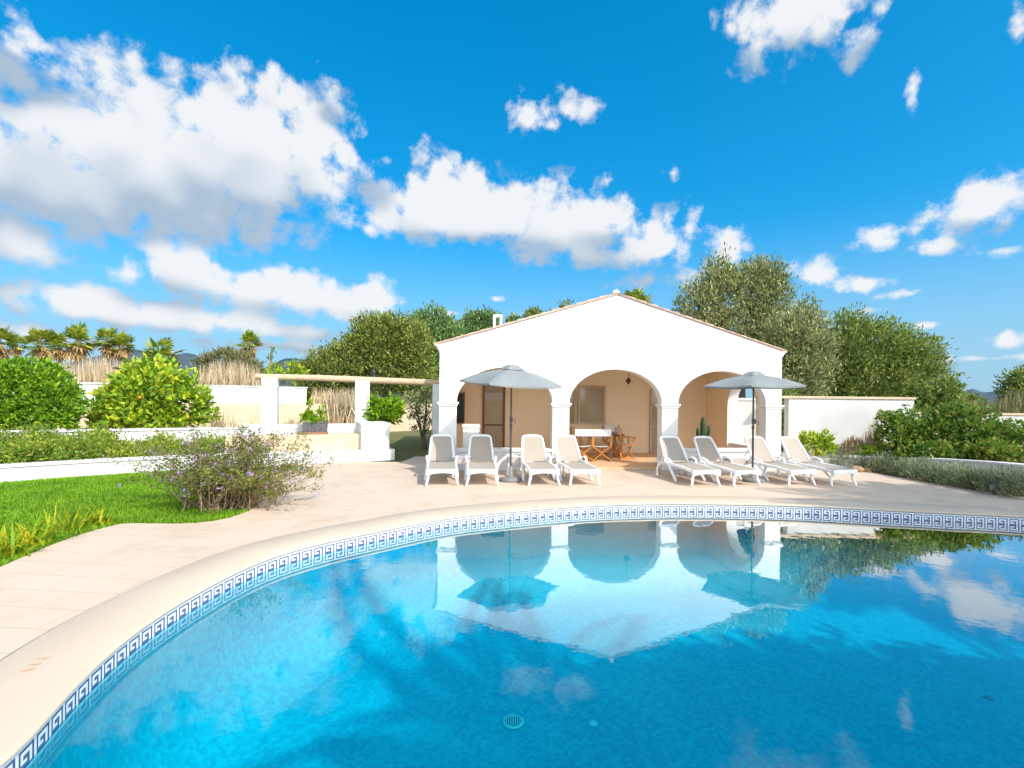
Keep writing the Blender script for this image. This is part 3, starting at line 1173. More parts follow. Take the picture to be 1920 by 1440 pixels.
MB().box((HW - .15, (yo0 + yo1) / 2, 0.26), (0.2, yo1 - yo0 - .004, 0.52)).build('low_wall', 'white', house)
for x0, x1 in ((-HW, -4.0), (-1.62, -1.2), (1.2, 1.62), (4.0, HW)):
    c = MB()
    c.box(((x0 + x1) / 2, 0.15, 1.612), (x1 - x0 + 0.05, 0.36, 0.05))
    c.box(((x0 + x1) / 2, 0.15, 1.66), (x1 - x0 + 0.10, 0.41, 0.048))
    c.build('capital', 'capital', house, bevel=0.008)
# eave cornice under the roof edge, both sides
for s in (-1, 1):
    c = MB()
    prof = [(s * HW, EAVE - .16), (s * (HW + .03), EAVE - .10), (s * (HW + .06), EAVE - .05), (s * (HW + .13), EAVE + .005), (s * HW, EAVE + .005)]
    c.prism(prof if s > 0 else prof[::-1], -0.02, DEPTH)
    c.build('cornice', 'white', house)
# roof: barrel tile columns running down each slope
slope = math.atan2(APEX - EAVE, HW)


def roof_slope(s):
    m = MB()
    Lr = (HW + 0.14) / math.cos(slope)
    per, amp = 0.24, 0.045
    nx = int((DEPTH + 0.1) / per) * 6
    us = [-0.035 + (DEPTH + 0.07) * i / nx for i in range(nx + 1)]
    rows = 12
    vs = []
    for r in range(rows + 1):
        d = Lr * r / rows
        for u in us:
            zz = amp * abs(math.sin(PI * u / per)) + 0.012 * (1 - (r * 3 % 4) / 4)
            x = s * d * math.cos(slope)
            vs.append((x, u, APEX + 0.022 - d * math.sin(slope) + zz))
    n = len(us)
    fs = [(r * n + i, r * n + i + 1, (r + 1) * n + i + 1, (r + 1) * n + i) for r in range(rows) for i in range(n - 1)]
    m.add(vs, fs, 0, True)
    # under-board
    a = [(0, APEX + .004), (s * (HW + .13), EAVE + .006 - .0), (s * (HW + .13), EAVE + .03), (0, APEX + .026)]
    m.prism(a if s > 0 else a[::-1], -0.03, DEPTH + .03)
    return m


roof = roof_slope(-1)
r2 = roof_slope(1)
roof.add(r2.v, r2.f, 0, True)
roof_o = roof.build('roof', 'roof', house, recalc=False)
# verge tiles: overlapping half-round tiles down both rakes
for s in (-1, 1):
    vt = MB()
    Lr = (HW + 0.14) / math.cos(slope)
    k = 0
    d = 0.12
    while d < Lr - 0.02:
        e = min(Lr, d + 0.36)
        pa = Vector((s * d * math.cos(slope), 0.015, APEX + 0.034 - d * math.sin(slope)))
        pb = Vector((s * e * math.cos(slope), 0.015, APEX + 0.042 - e * math.sin(slope)))
        vt.tube([pa, pb], [0.026, 0.036], 10, 0)
        d += 0.31
    vt.build('verge_tiles', 'roof', roof_o)
m = MB()
m.lathe([(0.10, 0.0), (0.10, 0.05), (0.05, 0.11), (0.0, 0.12)], (0, 0.12, APEX + 0.03), 14)
m.tube([(0, 0.1, APEX + .05), (0, DEPTH, APEX + .05)], 0.075, 10)
m.build('ridge_cap', 'capital', roof_o)
# chimney with a slot
cx, cy = -2.75, 4.2
m = MB()
zc = APEX - abs(cx) * math.tan(slope)
for sx in (-1, 1):
    m.box((cx + sx * 0.11, cy, zc + .40), (0.07, 0.3, 0.95))
m.box((cx, cy, zc + 0.12), (0.148, 0.3, 0.4))
m.box((cx, cy, zc + 0.91), (0.30, 0.34, 0.06))
m.build('chimney', 'white', roof_o)
m = MB()
m.box((-0.75, 6.2, APEX + .02), (0.8, 0.5, 0.36))
m.box((-0.75, 6.2, APEX + .22), (0.9, 0.6, 0.05))
m.build('chimney', 'capital', roof_o)


def lxb(px, y):          # local x on the plane y behind the facade at a photo column
    k = (px - 960) / F
    c, s = math.cos(HA), math.sin(HA)
    return (k * (12.375 + y * c) - 2.63 + y * s) / (c - k * s)


def opening(kind, px0, px1, z0, z1, pane, bars=(), fr='brownframe', fw=0.05):
    x0, x1 = lxb(px0, PB), lxb(px1, PB)
    p = MB()
    xc, w = (x0 + x1) / 2, x1 - x0
    p.box((x0 + fw / 2, PB - .025, (z0 + z1) / 2), (fw, 0.07, z1 - z0))
    p.box((x1 - fw / 2, PB - .025, (z0 + z1) / 2), (fw, 0.07, z1 - z0))
    p.box((xc, PB - .025, z1 - fw / 2), (w - 2 * fw, 0.07, fw))
    p.box((xc, PB - .025, z0 + fw / 2), (w - 2 * fw, 0.07, fw))
    for b in bars:
        p.box((xc, PB - .02, z0 + (z1 - z0) * b), (w - 2 * fw, 0.05, 0.05))
    o = p.build(kind, fr, house)
    MB().box((xc, PB - .009, (z0 + z1) / 2), (w - 2 * fw, 0.016, z1 - z0 - 2 * fw)).build('pane', pane, o)


opening('glazed_door', 905, 947, 0.07, 2.25, 'glass', (0.40,), fw=0.06)
opening('window', 1083, 1135, 0.98, 2.22, 'glass', (), 'sandstone', 0.07)
opening('window', 1040, 1080, 0.98, 2.05, 'glass', (), 'sandstone', 0.07)
opening('glazed_door', 1218, 1252, 0.07, 2.12, 'glass', (0.42,), 'sandstone', 0.06)
opening('window', 842, 871.5, 0.98, 1.95, 'darkglass', (), 'brownframe', 0.03)


def hl(x, y, z=0.0):       # house-local to world
    c, s = math.cos(HA), math.sin(HA)
    return Vector((2.63 + x * c - y * s, 12.375 + x * s + y * c, z))


# white masonry counter in the porch
ct = empty('barbecue_counter', hl(-3.63, 1.0, 0.06), HA)
tag(ct, 'white masonry counter block at the left end of the porch', 'counter')
MB().box((0, 0, 0.48), (0.42, 0.8, 0.96)).build('body', 'white', ct)
MB().box((0, 0, 0.99), (0.46, 0.85, 0.06)).build('countertop', 'capital', ct, bevel=0.01)

# hanging lantern
q = hl(*(lambda y: (lxb(1178, y), y))(1.2), 0)
ln = empty('hanging_lantern', (q.x, q.y, 2.30), HA)
tag(ln, 'small dark red lantern hanging inside the middle arch', 'lantern')
MB().tube([(0, 0, 0.10), (0, 0, 0.64)], 0.008, 6).build('cord', 'darkmetal', ln)
MB().lathe([(0.0, -0.10), (0.03, -0.07), (0.085, 0.0), (0.06, 0.05), (0.02, 0.09), (0.0, 0.11)], (0, 0, 0), 6).build('lamp_shade', 'lamp_red', ln)

# cactus in a pot
q = hl(*(lambda y: (lxb(1319, y), y))(0.75), 0.06)
cc_ = empty('potted_cactus', q, HA)
tag(cc_, 'dark green column cactus in a pot behind the right low porch wall', 'cactus')
MB().lathe([(0.13, 0), (0.17, 0.26), (0.19, 0.26), (0.19, 0.31), (0.16, 0.31), (0.15, 0.28)], (0, 0, 0), 18).build('pot', 'rust', cc_)
m = MB()
m.tube([(0, 0, .28), (0, 0, .6), (0, 0, 1.05), (0, 0, 1.24), (0, 0, 1.28)], [.065, .08, .075, .05, .01], 10)
m.tube([(0.03, 0, .72), (.13, 0, .76), (.16, 0, .88), (.16, 0, 1.02), (.16, 0, 1.05)], [.035, .05, .05, .04, .01], 8)
m.tube([(-0.03, 0, .62), (-.13, 0, .68), (-.15, 0, .80), (-.15, 0, .95), (-.15, 0, .98)], [.035, .05, .05, .04, .01], 8)
m.build('stem', 'cactus', cc_)

# dining table and director chairs
q = hl(*(lambda y: (lxb(1122, y), y))(2.25), 0.06)
tb = empty('dining_table', q, HA)
tag(tb, 'dark wooden dining table standing under the middle arch of the porch', 'table')
MB().box((0, 0, 0.69), (1.35, 0.8, 0.05)).build('table_top', 'brownframe', tb, bevel=0.01)
for sx in (-1, 1):
    for sy in (-1, 1):
        MB().box((sx * .6, sy * .32, .333), (.06, .06, .664)).build('leg', 'wood', tb)


def director_chair():
    e = empty('director_chair', (0, 0, 0))
    f = MB()
    for s in (-1, 1):
        f.box((s * .25, .2, .66), (.035, .045, .50))           # back post
        f.box((s * .25, -.02, .63), (.05, .46, .025))          # arm
        f.box((s * .25, -.2, .52), (.035, .04, .2))            # front post
        f.box((s * .25, 0, .41), (.04, .48, .03))              # seat rail
        f.box((s * .25, 0, .02), (.04, .48, .035))             # foot rail
    for y in (-.17, .17):
        f.tube([(-.25, y, .03), (.25, y, .42)], .018, 6)
        f.tube([(.25, y + .03, .03), (-.25, y + .03, .42)], .018, 6)
    f.build('frame', 'wood', e)
    st = MB()
    n = 6
    vs = []
    for i in range(n + 1):
        x = -.25 + .5 * i / n
        z = .43 - .03 * math.sin(PI * i / n)
        vs += [(x, -.2, z), (x, .2, z)]
    st.add(vs, [(2 * i, 2 * i + 2, 2 * i + 3, 2 * i + 1) for i in range(n)], 0, True)
    st.build('seat', 'canvas', e, recalc=False)
    bk = MB()
    bk.box((0, .225, .80), (.50, .012, .19))
    bk.build('backrest', 'canvas', e)
    return e


spots = [(1092, 1.45, PI, 'director chair with white canvas back nearest the middle pillar, back to the pool'),
         (1126, 1.45, PI, 'director chair with white canvas back in the middle of the arch, back to the pool'),
         (1172, 1.95, PI / 2, 'orange wood director chair turned sideways at the right end of the table'),
         (1062, 2.2, -PI / 2, 'director chair partly hidden behind the middle pillar at the left table end'),
         (1150, 2.95, 0, 'director chair on the far side of the table facing the pool')]
ch0 = director_chair()
for i, (px, y, rz, lab) in enumerate(spots):
    o = ch0 if i == 0 else copy_tree(ch0)
    q = hl(lxb(px, y), y, 0.06)
    o.location = q
    o.rotation_euler = (0, 0, HA + rz)
    tag(o, lab, 'chair', 'director chairs round the porch table')

# ================================================================== SUN LOUNGERS


def lounger():
    e = empty('sun_lounger', (0, 0, 0))
    f = MB()
    for s in (-1, 1):
        f.tube([(s * .29, -.03, .30), (s * .295, .4, .335), (s * .295, 1.15, .345), (s * .285, 1.5, .33), (s * .25, 1.72, .30)], [.026, .028, .028, .024, .02], 8, flat=1.3)
    f.tube([(-.25, 1.72, .30), (.25, 1.72, .30)], .02, 8)
    for y in (.55, 1.12):
        f.tube([(-.29, y, .315), (.29, y, .315)], .016, 6)
    f.build('seat_frame', 'plastic', e)
    a = MB()
    n = 10
    vs, fs = [], []
    for i in range(n + 1):
        t = -1 + 2 * i / n
        x = .315 * t
        y = -.06 - .03 * (1 - t * t)
        zt = .335
        zb = .235 + .03 * (1 - t * t) - .02 * t * t
        vs += [(x, y, zb), (x, y - .012, (zt + zb) / 2), (x, y, zt), (x, y + .06, zt + .004), (x, y + .06, zb + .03)]
    for i in range(n):
        for k in range(4):
            p = i * 5 + k
            fs.append((p, p + 5, p + 6, p + 1))
    a.add(vs, fs, 0, True)
    a.build('front_apron', 'plastic', e)
    for s in (-1, 1):
        MB().tube([(s * .26, .0, .29), (s * .285, .02, .15), (s * .325, -.03, .0)], [.036, .030, .022], 8).build('leg', 'plastic', e)
        MB().tube([(s * .30, .98, .36), (s * .325, .80, .22), (s * .345, .60, .06), (s * .35, .55, .0)], [.032, .030, .028, .026], 8, flat=1.2).build('leg', 'plastic', e)
        MB().tube([(s * .30, 1.2, .35), (s * .315, 1.38, .26), (s * .32, 1.45, .12), (s * .32, 1.44, .0)], [.03, .03, .028, .026], 8, flat=1.2).build('leg', 'plastic', e)
        MB().tube([(s * .295, .80, .34), (s * .325, .86, .44), (s * .33, 1.02, .475), (s * .325, 1.18, .44), (s * .30, 1.24, .35)], [.022, .026, .03, .026, .022], 8, flat=.8).build('armrest', 'plastic', e)
    # sling seat
    def sheet_(pts, w0, w1, sag, name):
        m = MB()
        nu, nv = 8, len(pts) - 1
        vs = []
        for j, (y, z) in enumerate(pts):
            t = j / nv
            w = w0 + (w1 - w0) * t
            for i in range(nu + 1):
                u = -1 + 2 * i / nu
                vs.append((u * w, y, z - sag * (1 - u * u)))
        fs = [(j * (nu + 1) + i, j * (nu + 1) + i + 1, (j + 1) * (nu + 1) + i + 1, (j + 1) * (nu + 1) + i) for j in range(nv) for i in range(nu)]
        m.add(vs, fs, 0, True)
        return m.build(name, 'sling', e, recalc=False)
    sheet_([(.0, .34), (.25, .352), (.6, .358), (.95, .355), (1.1, .352)], .275, .275, .02, 'seat_sling')
    bx, bz = 1.12, .36
    tx, tz = 1.50, .90
    sheet_([(bx + (tx - bx) * t, bz + (tz - bz) * t + .02 * math.sin(PI * t)) for t in (0, .2, .4, .6, .8, .97)], .255, .205, -.0, 'back_sling')
    b = MB()
    P = []
    for s, ts in ((-1, (0, .3, .6, .88)), (1, (.88, .6, .3, 0))):
        for t in ts:
            w = .285 - .055 * t
            P.append((s * w, bx + (tx - bx) * t, bz + (tz - bz) * t + .02 * math.sin(PI * t)))
        if s < 0:
            for (w, t) in ((-.215, .965), (-.17, 1.0), (0, 1.012), (.17, 1.0), (.215, .965)):
                P.append((w, bx + (tx - bx) * t, bz + (tz - bz) * t))
    b.tube(P, .026, 8, flat=1.2)
    b.build('back_frame', 'plastic', e)
    for s in (-1, 1):
        MB().tube([(s * .2, 1.35, .66), (s * .22, 1.62, .32)], .012, 6).build('back_prop', 'plastic', e)
    return e


LG = [  # px of the front edge centre, photo row of the front feet, rotation, label
    (829, 910, 7.5, 'white lounger with beige sling at the left end of the row'),
    (904, 910, 7, 'white lounger with beige sling directly left of the left parasol pole'),
    (1020, 910, 7, 'white lounger with beige sling directly right of the left parasol pole'),
    (1096, 910, 8, 'white lounger with beige sling in front of the middle pillar beside the arch'),
    (1322, 911, 13, 'white lounger with beige sling first to the right of the open middle arch'),
    (1399, 911, 13, 'white lounger with beige sling immediately left of the right parasol pole'),
    (1502, 910, 13, 'white lounger with beige sling immediately right of the right parasol pole'),
    (1580, 910, 13, 'white lounger with beige sling at the right end of the row by the lavender')]
lg0 = lounger()
for i, (px, py, a, lab) in enumerate(LG):
    o = lg0 if i == 0 else copy_tree(lg0)
    o.location = gp(px, py)
    o.location.z = 0
    o.rotation_euler = (0, 0, rad(a + (1.4, -1.8, .6, 2.0, -1.2, 1.6, -.8, 1.1)[i]))
    tag(o, lab, 'sun lounger', 'white sun loungers in a row before the porch')

# side tables


def side_table():
    e = empty('side_table', (0, 0, 0))
    m = MB()
    prof = []
    n, w, r = 5, .21, .07
    for cx, cy, a0 in ((w - r, w - r, 0), (-w + r, w - r, 90), (-w + r, -w + r, 180), (w - r, -w + r, 270)):
        for k in range(n + 1):
            a = rad(a0 + 90 * k / n)
            prof.append((cx + r * math.cos(a), cy + r * math.sin(a)))
    m.prism(prof, .30, .435, 'z')
    m.build('apron', 'taupe', e)
    t = MB()
    t.prism([(x * 1.04, y * 1.04) for x, y in prof], .437, .46, 'z')
    t.build('table_top', 'plastic', e)
    for sx in (-1, 1):
        for sy in (-1, 1):
            MB().tube([(sx * .17, sy * .17, .30), (sx * .19, sy * .19, 0)], [.028, .02], 8).build('leg', 'plastic', e)
    return e


TB = [(866, 11.3, 'low taupe side table between the two leftmost loungers'), (968, 11.5, 'low taupe side table just behind the left parasol pole'),
      (1040, 11.5, 'low taupe side table between the third and fourth loungers'), (1300, 11.75, 'low taupe side table between the fifth and sixth loungers'),
      (1377, 11.75, 'low taupe side table left of the right parasol pole')]
st0 = side_table()
for i, (px, D, lab) in enumerate(TB):
    o = st0 if i == 0 else copy_tree(st0)
    q = dp(px, 800, D)
    o.location = (q.x, q.y, 0)
    o.rotation_euler = (0, 0, rad(random.uniform(3, 9)))
    tag(o, lab, 'side table', 'side tables between the loungers')


# ================================================================== PARASOLS
def parasol(loc, ax, ay, rot, label, H, R=1.13):
    e = empty('parasol', loc)
    tag(e, label, 'parasol', 'grey parasols over the loungers')
    T = Matrix.Translation((0, 0, 2.12)) @ Matrix.Rotation(rad(ay), 4, 'Y') @ Matrix.Rotation(rad(ax), 4, 'X') @ Matrix.Rotation(rad(rot), 4, 'Z')

    def cone(r0, z0, r1, z1, rows, sub, sag):
        vs, fs = [], []
        n = 6 * sub
        for j in range(rows + 1):
            t = j / rows
            for k in range(n):
                a = 2 * PI * k / n
                u = (k % sub) / sub
                rr = r0 + (r1 - r0) * t
                hexa = math.cos(PI / 6) / math.cos(((a + PI / 6) % (PI / 3)) - PI / 6 + 0) if False else 1.0
                # straight edge between the ribs, pulled in a little
                ka = 2 * PI * (k // sub) / 6
                p0 = Vector((math.cos(ka), math.sin(ka)))
                p1 = Vector((math.cos(ka + PI / 3), math.sin(ka + PI / 3)))
                p = p0.lerp(p1, u) * rr * (1 - sag * 1.2 * math.sin(PI * u) * t)
                z = z0 + (z1 - z0) * t + 0.05 * math.sin(PI * t) * 0.8 - sag * rr * math.sin(PI * u) * 0.45
                vs.append(T @ Vector((p.x, p.y, z)))
            
        for j in range(rows):
            for k in range(n):
                k2 = (k + 1) % n
                fs.append((j * n + k, j * n + k2, (j + 1) * n + k2, (j + 1) * n + k))
        return vs, fs
    m = MB()
    v, f = cone(0.14, H - .05, R, 0.0, 8, 6, 0.06)
    m.add(v, f, 0, True)
    # hem hanging from the edge
    n = 36
    last = v[-n:]
    low = [Vector(p) - Vector((0, 0, 0.035)) for p in last]
    m.add(list(last) + low, [(k, (k + 1) % n, n + (k + 1) % n, n + k) for k in range(n)], 0)
    c = m.build('canopy', 'canopy', e, recalc=False)
    m = MB()
    v, f = cone(0.012, H + .035, 0.27, H - .06, 3, 6, 0.05)
    m.add(v, f, 0, True)
    m.build('vent', 'canopy', c, recalc=False)
    hub = T @ Vector((0, 0, 0.05))
    for k in range(6):
        a = 2 * PI * k / 6
        tip = T @ Vector((math.cos(a) * R * .985, math.sin(a) * R * .985, -0.012))
        top = T @ Vector((math.cos(a) * .05, math.sin(a) * .05, H - .055))
        midp = T @ Vector((math.cos(a) * R * .52, math.sin(a) * R * .52, H * .5))
        rb = MB()
        rb.tube([top, midp, tip], .009, 6)
        rb.tube([hub, midp], .008, 6)
        rb.build('rib', 'darkmetal', e)
    MB().lathe([(.03, -.05), (.045, -.03), (.045, .03), (.03, .05)], tuple(hub), 12).build('hub', 'darkmetal', e)
    p = MB()
    p.tube([(0, 0, .05), (0, 0, 1.2)], .024, 10)
    p.tube([(0, 0, 1.2), (0, 0, 1.95), tuple(hub), tuple(T @ Vector((0, 0, H + .05)))], [.019, .019, .019, .014], 10)
    p.lathe([(.03, 1.16), (.03, 1.24)], (0, 0, 0), 10)
    p.build('pole', 'darkmetal', e)
    k = MB()
    k.box((.0, -.035, 1.33), (.07, .06, .11))
    k.tube([(0.03, -.05, 1.33), (.09, -.07, 1.33), (.09, -.07, 1.25)], .008, 6)
    k.build('crank', 'darkmetal', e)
    b = MB()
    b.lathe([(.24, 0), (.25, .02), (.24, .05), (.12, .075), (.05, .08), (.045, .3), (.03, .31)], (0, 0, 0), 28)
    b.build('base', 'concrete', e)
    return e


q = gp(957, 901)
parasol((q.x, q.y, 0), 3.5, 3.2, 8, 'grey parasol between the second and third loungers, in front of the left arch', .36)
q = gp(1411, 902)
parasol((q.x, q.y, 0), 0.5, -0.3, 2, 'grey parasol between the sixth and seventh loungers, in front of the right arch', .29)

# ================================================================== LEFT GARDEN: walls, pergola, bench


def wall_strip(name, pts, mats, label, cat, thick=0.25, cap=0.05, capover=0.03):
    """pts: (x, y, ztop) along the front; a body and a capping"""
    e = empty(name, (0, 0, 0))
    tag(e, label, cat)
    P = [Vector((p[0], p[1])) for p in pts]
    Z = [p[2] for p in pts]
    n = len(P)
    N2 = []
    for i in range(n):
        t = (P[min(i + 1, n - 1)] - P[max(i - 1, 0)]).normalized()
        N2.append(Vector((-t.y, t.x)))

    def body(d0, d1, z0f, z1f, nm, mt):
        m = MB()
        vs = []
        for i in range(n):
            a, b = P[i] + N2[i] * d0, P[i] + N2[i] * d1
            vs += [(a.x, a.y, z0f(i)), (a.x, a.y, z1f(i)), (b.x, b.y, z1f(i)), (b.x, b.y, z0f(i))]
        fs = []
        for i in range(n - 1):
            for k in range(4):
                fs.append((4 * i + k, 4 * i + (k + 1) % 4, 4 * i + 4 + (k + 1) % 4, 4 * i + 4 + k))
        fs += [(0, 1, 2, 3), (4 * n - 1, 4 * n - 2, 4 * n - 3, 4 * n - 4)]
        m.add(vs, fs)
        return m.build(nm, mt, e)
    body(0, thick, lambda i: -0.05, lambda i: Z[i] - cap, 'body', mats[0])
    body(-capover, thick + capover, lambda i: Z[i] - cap + 0.001, lambda i: Z[i], 'capping', mats[1])
    return e


a, b, c_ = gp(0, 905), gp(150, 894), gp(290, 885)
d_ = gp(420, 878)
p1 = [Vector((p.x, p.y, 0)) for p in (a, b, c_, d_)]
ext = p1[0] + (p1[0] - p1[1]).normalized() * 5
w1 = spline([Vector((ext.x, ext.y))] + [v.to_2d() for v in p1] + [Vector((-5.9, 12.65))], False, 0.4)
wall_strip('planter_wall', [(p.x, p.y, 0.345) for p in w1], ('garden_white', 'garden_white'), 'low white planter wall along the edge of the lawn', 'wall')
w2a, w2b = dp(0, 808, 12.1), dp(484, 800, 14.6)
w2d = (w2b - w2a).normalized()
w2s = w2a - w2d * 9
wall_strip('garden_wall', [(w2s.x, w2s.y, 0.85), (w2a.x, w2a.y, 0.85), (w2b.x, w2b.y, 0.85)], ('garden_white', 'garden_white'), 'waist high white wall behind the ground cover, below the round bush', 'wall')

# soil bed between the two walls, then the ground cover on it
sheet('soil_bed', [(p.x - .1, p.y + .2) for p in w1[:-1]] + [(w2b.x, w2b.y - .1), (w2a.x, w2a.y - .05), (w2s.x, w2s.y - .05)], 0.27, 'soil')
rngc = np.random.default_rng(11)
Bp = []
while len(Bp) < 860:
    px = rngc.uniform(-60, 430)
    t = rngc.random()
    f0, f1 = gp(px, 905 - (px / 290) * 20, 0), dp(px, 806, 12.1 + px / 484 * 2.5)
    q = f0.lerp(f1, 0.12 + 0.8 * t)
    hgt = 0.66 - 0.46 * min(1, max(0, (px - 130) / 150)) + 0.2 * math.sin(px * 0.055 + 4) + 0.1 * math.sin(px * .13)
    Bp.append((q.x, q.y, 0.27 + rngc.random() * max(0.08, hgt) * (0.45 + 0.55 * t)))
Bp = np.array(Bp)
Pn = np.repeat(Bp, 34, axis=0) + rngc.normal(size=(len(Bp) * 34, 3)) * np.array([.16, .16, .08])
Pn[:, 2] = np.maximum(Pn[:, 2], 0.26)
An = unit(rngc.normal(size=Pn.shape) + np.array([0, -0.2, 0.9]))
tag(mesh_np('ground_cover', leaves(Pn, An, rngc.uniform(.05, .13, len(Pn)), rngc.uniform(.025, .05, len(Pn)), rngc), 4, 'lf_cover'), kind='stuff')

# boundary wall of beige stone with a white upper part on its left half
b0, b1 = dp(140, 757, 18.0), dp(575, 757, 23.3)
bd = Vector((b1.x - b0.x, b1.y - b0.y, 0)).normalized()
bw = empty('boundary_wall', (0, 0, 0))
tag(bw, 'long beige stone boundary wall at the back left, its left half topped in white', 'wall')
bn = Vector((-bd.y, bd.x, 0))


def slab(p, q, z0, z1, d0, d1, nm, mt, par):
    m = MB()
    c = [p + bn * d0, q + bn * d0, q + bn * d1, p + bn * d1]
    vs = [(v.x, v.y, z0) for v in c] + [(v.x, v.y, z1) for v in c]
    m.add(vs, [(3, 2, 1, 0), (4, 5, 6, 7), (0, 1, 5, 4), (1, 2, 6, 5), (2, 3, 7, 6), (3, 0, 4, 7)])
    return m.build(nm, mt, par)


slab(b0 - bd * 14, b1 + bd * 9, -0.06, 1.42, 0, 0.4, 'stone_base', 'sandstone', bw)
slab(b0 - bd * 14, b1, 1.421, 2.16, 0.03, 0.33, 'white_upper', 'garden_white', bw)
slab(b0 - bd * 14, b1 + bd * .05, 2.161, 2.21, -0.01, 0.37, 'capping', 'garden_white', bw)

# bench terrace
BA = math.atan2(0.6, 2.65)
bf0, bf1 = gp(520, 873), gp(740, 863)
bdir = Vector((bf1.x - bf0.x, bf1.y - bf0.y, 0))
blen = bdir.length
bang = math.atan2(bdir.y, bdir.x)
bench = empty('masonry_bench', (bf0.x, bf0.y, 0), bang)
tag(bench, 'white masonry terrace bench with a sandstone seat under the pergola', 'bench')


def bx_px(px, y):        # bench-local x at a photo column, y behind the bench front
    k = (px - 960) / F
    c, s = math.cos(bang), math.sin(bang)
    return (k * (bf0.y + y * c) - bf0.x + y * s) / (c - k * s)


xr = bx_px(676, .35)
MB().box((blen / 2 - .6, .65, .155), (blen + 1.2, 1.3, .31)).build('step', 'garden_white', bench, bevel=.01)
MB().box(((xr - 1.2) / 2, .30 + .3, .53), (xr + 1.2, .56, .435)).build('seat', 'sandstone', bench, bevel=.012)
MB().box((xr / 2 - .4, .98, .655), (xr + .8, .2, .69)).build('backrest', 'garden_white', bench)
xe = bx_px(731, .12)
MB().box(((xr + xe) / 2 + .002, .67, .66), (xe - xr, 1.1, .70)).build('end_block', 'garden_white', bench, bevel=.01)
MB().box(((xr + xe) / 2 + .002, .67, 1.03), (xe - xr + .06, 1.16, .04)).build('capping', 'garden_white', bench)
# planter trough standing on the seat


def bl(x, y, z):
    c, s = math.cos(bang), math.sin(bang)
    return Vector((bf0.x + x * c - y * s, bf0.y + x * s + y * c, z))


q = bl(bx_px(588, .55), .55, .748)
tr = empty('planter_trough', q, bang)
tag(tr, 'dark rectangular planter trough with a bright green plant, standing on the bench', 'planter')
MB().box((0, 0, .035), (.74, .32, .07)).build('tray', 'rust', tr)
m = MB()
m.box((.05, 0, .19), (.60, .26, .24), 0, 0, 1.06)
for k in range(7):
    m.box((-.21 + k * .086, -.138, .19), (.03, .018, .2))
m.box((.05, 0, .318), (.66, .30, .03))
m.build('box', 'trough', tr, bevel=.006)
pb = [(-.13, 0, .48, .10, .10, .14), (-.11, 0, .70, .055, .06, .18), (.17, 0, .45, .10, .10, .14), (.02, 0, .37, .27, .12, .05), (.21, 0, .62, .05, .05, .12), (-.30, 0, .45, .05, .06, .1)]
crown('foliage', pb, 62, 8, .05, .12, .05, 'lf_lemon', tr, 21, up=.9)
m = MB()
m.tube([(.2, 0, .34), (.33, .0, .55), (.38, 0, .72), (.52, 0, .9)], [.012, .01, .008, .004], 6)
m.tube([(.33, 0, .55), (.5, 0, .62)], [.008, .004], 6)
m.tube([(-.1, 0, .33), (-.08, 0, .7)], [.012, .006], 6)
m.build('twig', 'stem', tr)

# pergola
pg = empty('pergola', (0, 0, 0))
tag(pg, 'pergola of white square pillars carrying a peeled log', 'pergola')
PA = dp(500, 704, 14.2)
PB2 = dp(820, 716, 15.6)
pd = (PB2 - PA).normalized()
pang = math.atan2(pd.y, pd.x)
for px0, px1, ytop, D, zb in ((487, 514, 708, 14.25, -0.05), (663, 689, 713.5, 14.9, -0.05), (810, 826, 720, 15.55, -0.05)):
    q0, q1 = dp(px0, ytop, D), dp(px1, ytop, D)
    w = (q1 - q0).length
    c = (q0 + q1) / 2
    top = c.z
    MB().box((c.x, c.y + w / 2, (top + zb) / 2), (w, w, top - zb), pang).build('pillar', 'garden_white', pg, bevel=.008)
lg = MB()
s0 = dp(497, 706.5, 14.45)
s1 = dp(700, 713.0, 15.15)
s2 = dp(822, 718.0, 15.75)
e0 = s0 - pd * .25
lg.tube([e0, s0, s0.lerp(s1, .5) + Vector((0, 0, .012)), s1, s2], [.088, .09, .098, .10, .105], 12)
lg.build('beam', 'log', pg)

# ================================================================== PLANTS ON THE LEFT


def at_tree(px, D, z=0.0):
    q = dp(px, 760, D)
    return (q.x, q.y, z)


def bp(px, py, D, rpx, rpy=None, ry=None):       # blob seen at a pixel, radii in photo pixels
    q = dp(px, py, D)
    s = D / F
    rpy = rpy or rpx
    return (q.x, q.y, q.z, rpx * s, (ry or (rpx + rpy) / 2) * s, rpy * s)


D = 13.6
tree('round_bush', at_tree(55, D, 0.2), [bp(45, 745, D, 80, 68), bp(100, 755, D, 42, 46), bp(-20, 740, D, 62, 62), bp(50, 705, D, 52, 32), bp(110, 775, D - .2, 34, 28), bp(20, 780, D - .3, 60, 24)],
     'dense dark green rounded bush behind the white wall at the left edge', 'bush', None, 1000, 17, .15, .13, .065, 'lf_bush', 31, r=.09, shell=.5, zmin=None)
D = 15.3
cb_ = [bp(285, 735, D, 62, 52), bp(240, 760, D, 48, 42), bp(340, 755, D, 42, 44), bp(205, 785, D, 28, 22), bp(300, 695, D, 26, 26), bp(255, 715, D, 32, 30), bp(372, 750, D, 18, 16), bp(290, 785, D - .2, 90, 20), bp(355, 700, D, 8, 22), bp(200, 745, D, 10, 22)]
ct_ = tree('citrus_tree', at_tree(285, D, 0.2), cb_, 'yellow green citrus tree with a few oranges behind the white wall', 'tree', None, 620, 10, .2, .2, .10, 'lf_citrus', 32, r=.08, shell=.5)
for px, py in ((262, 745), (352, 782), (243, 786)):
    q = dp(px, py, D - .85)
    MB().lathe([(0, -.05), (.035, -.035), (.05, 0), (.035, .035), (0, .05)], (q.x - ct_.location.x, q.y - ct_.location.y, q.z - ct_.location.z), 12).build('orange', 'orange', ct_)
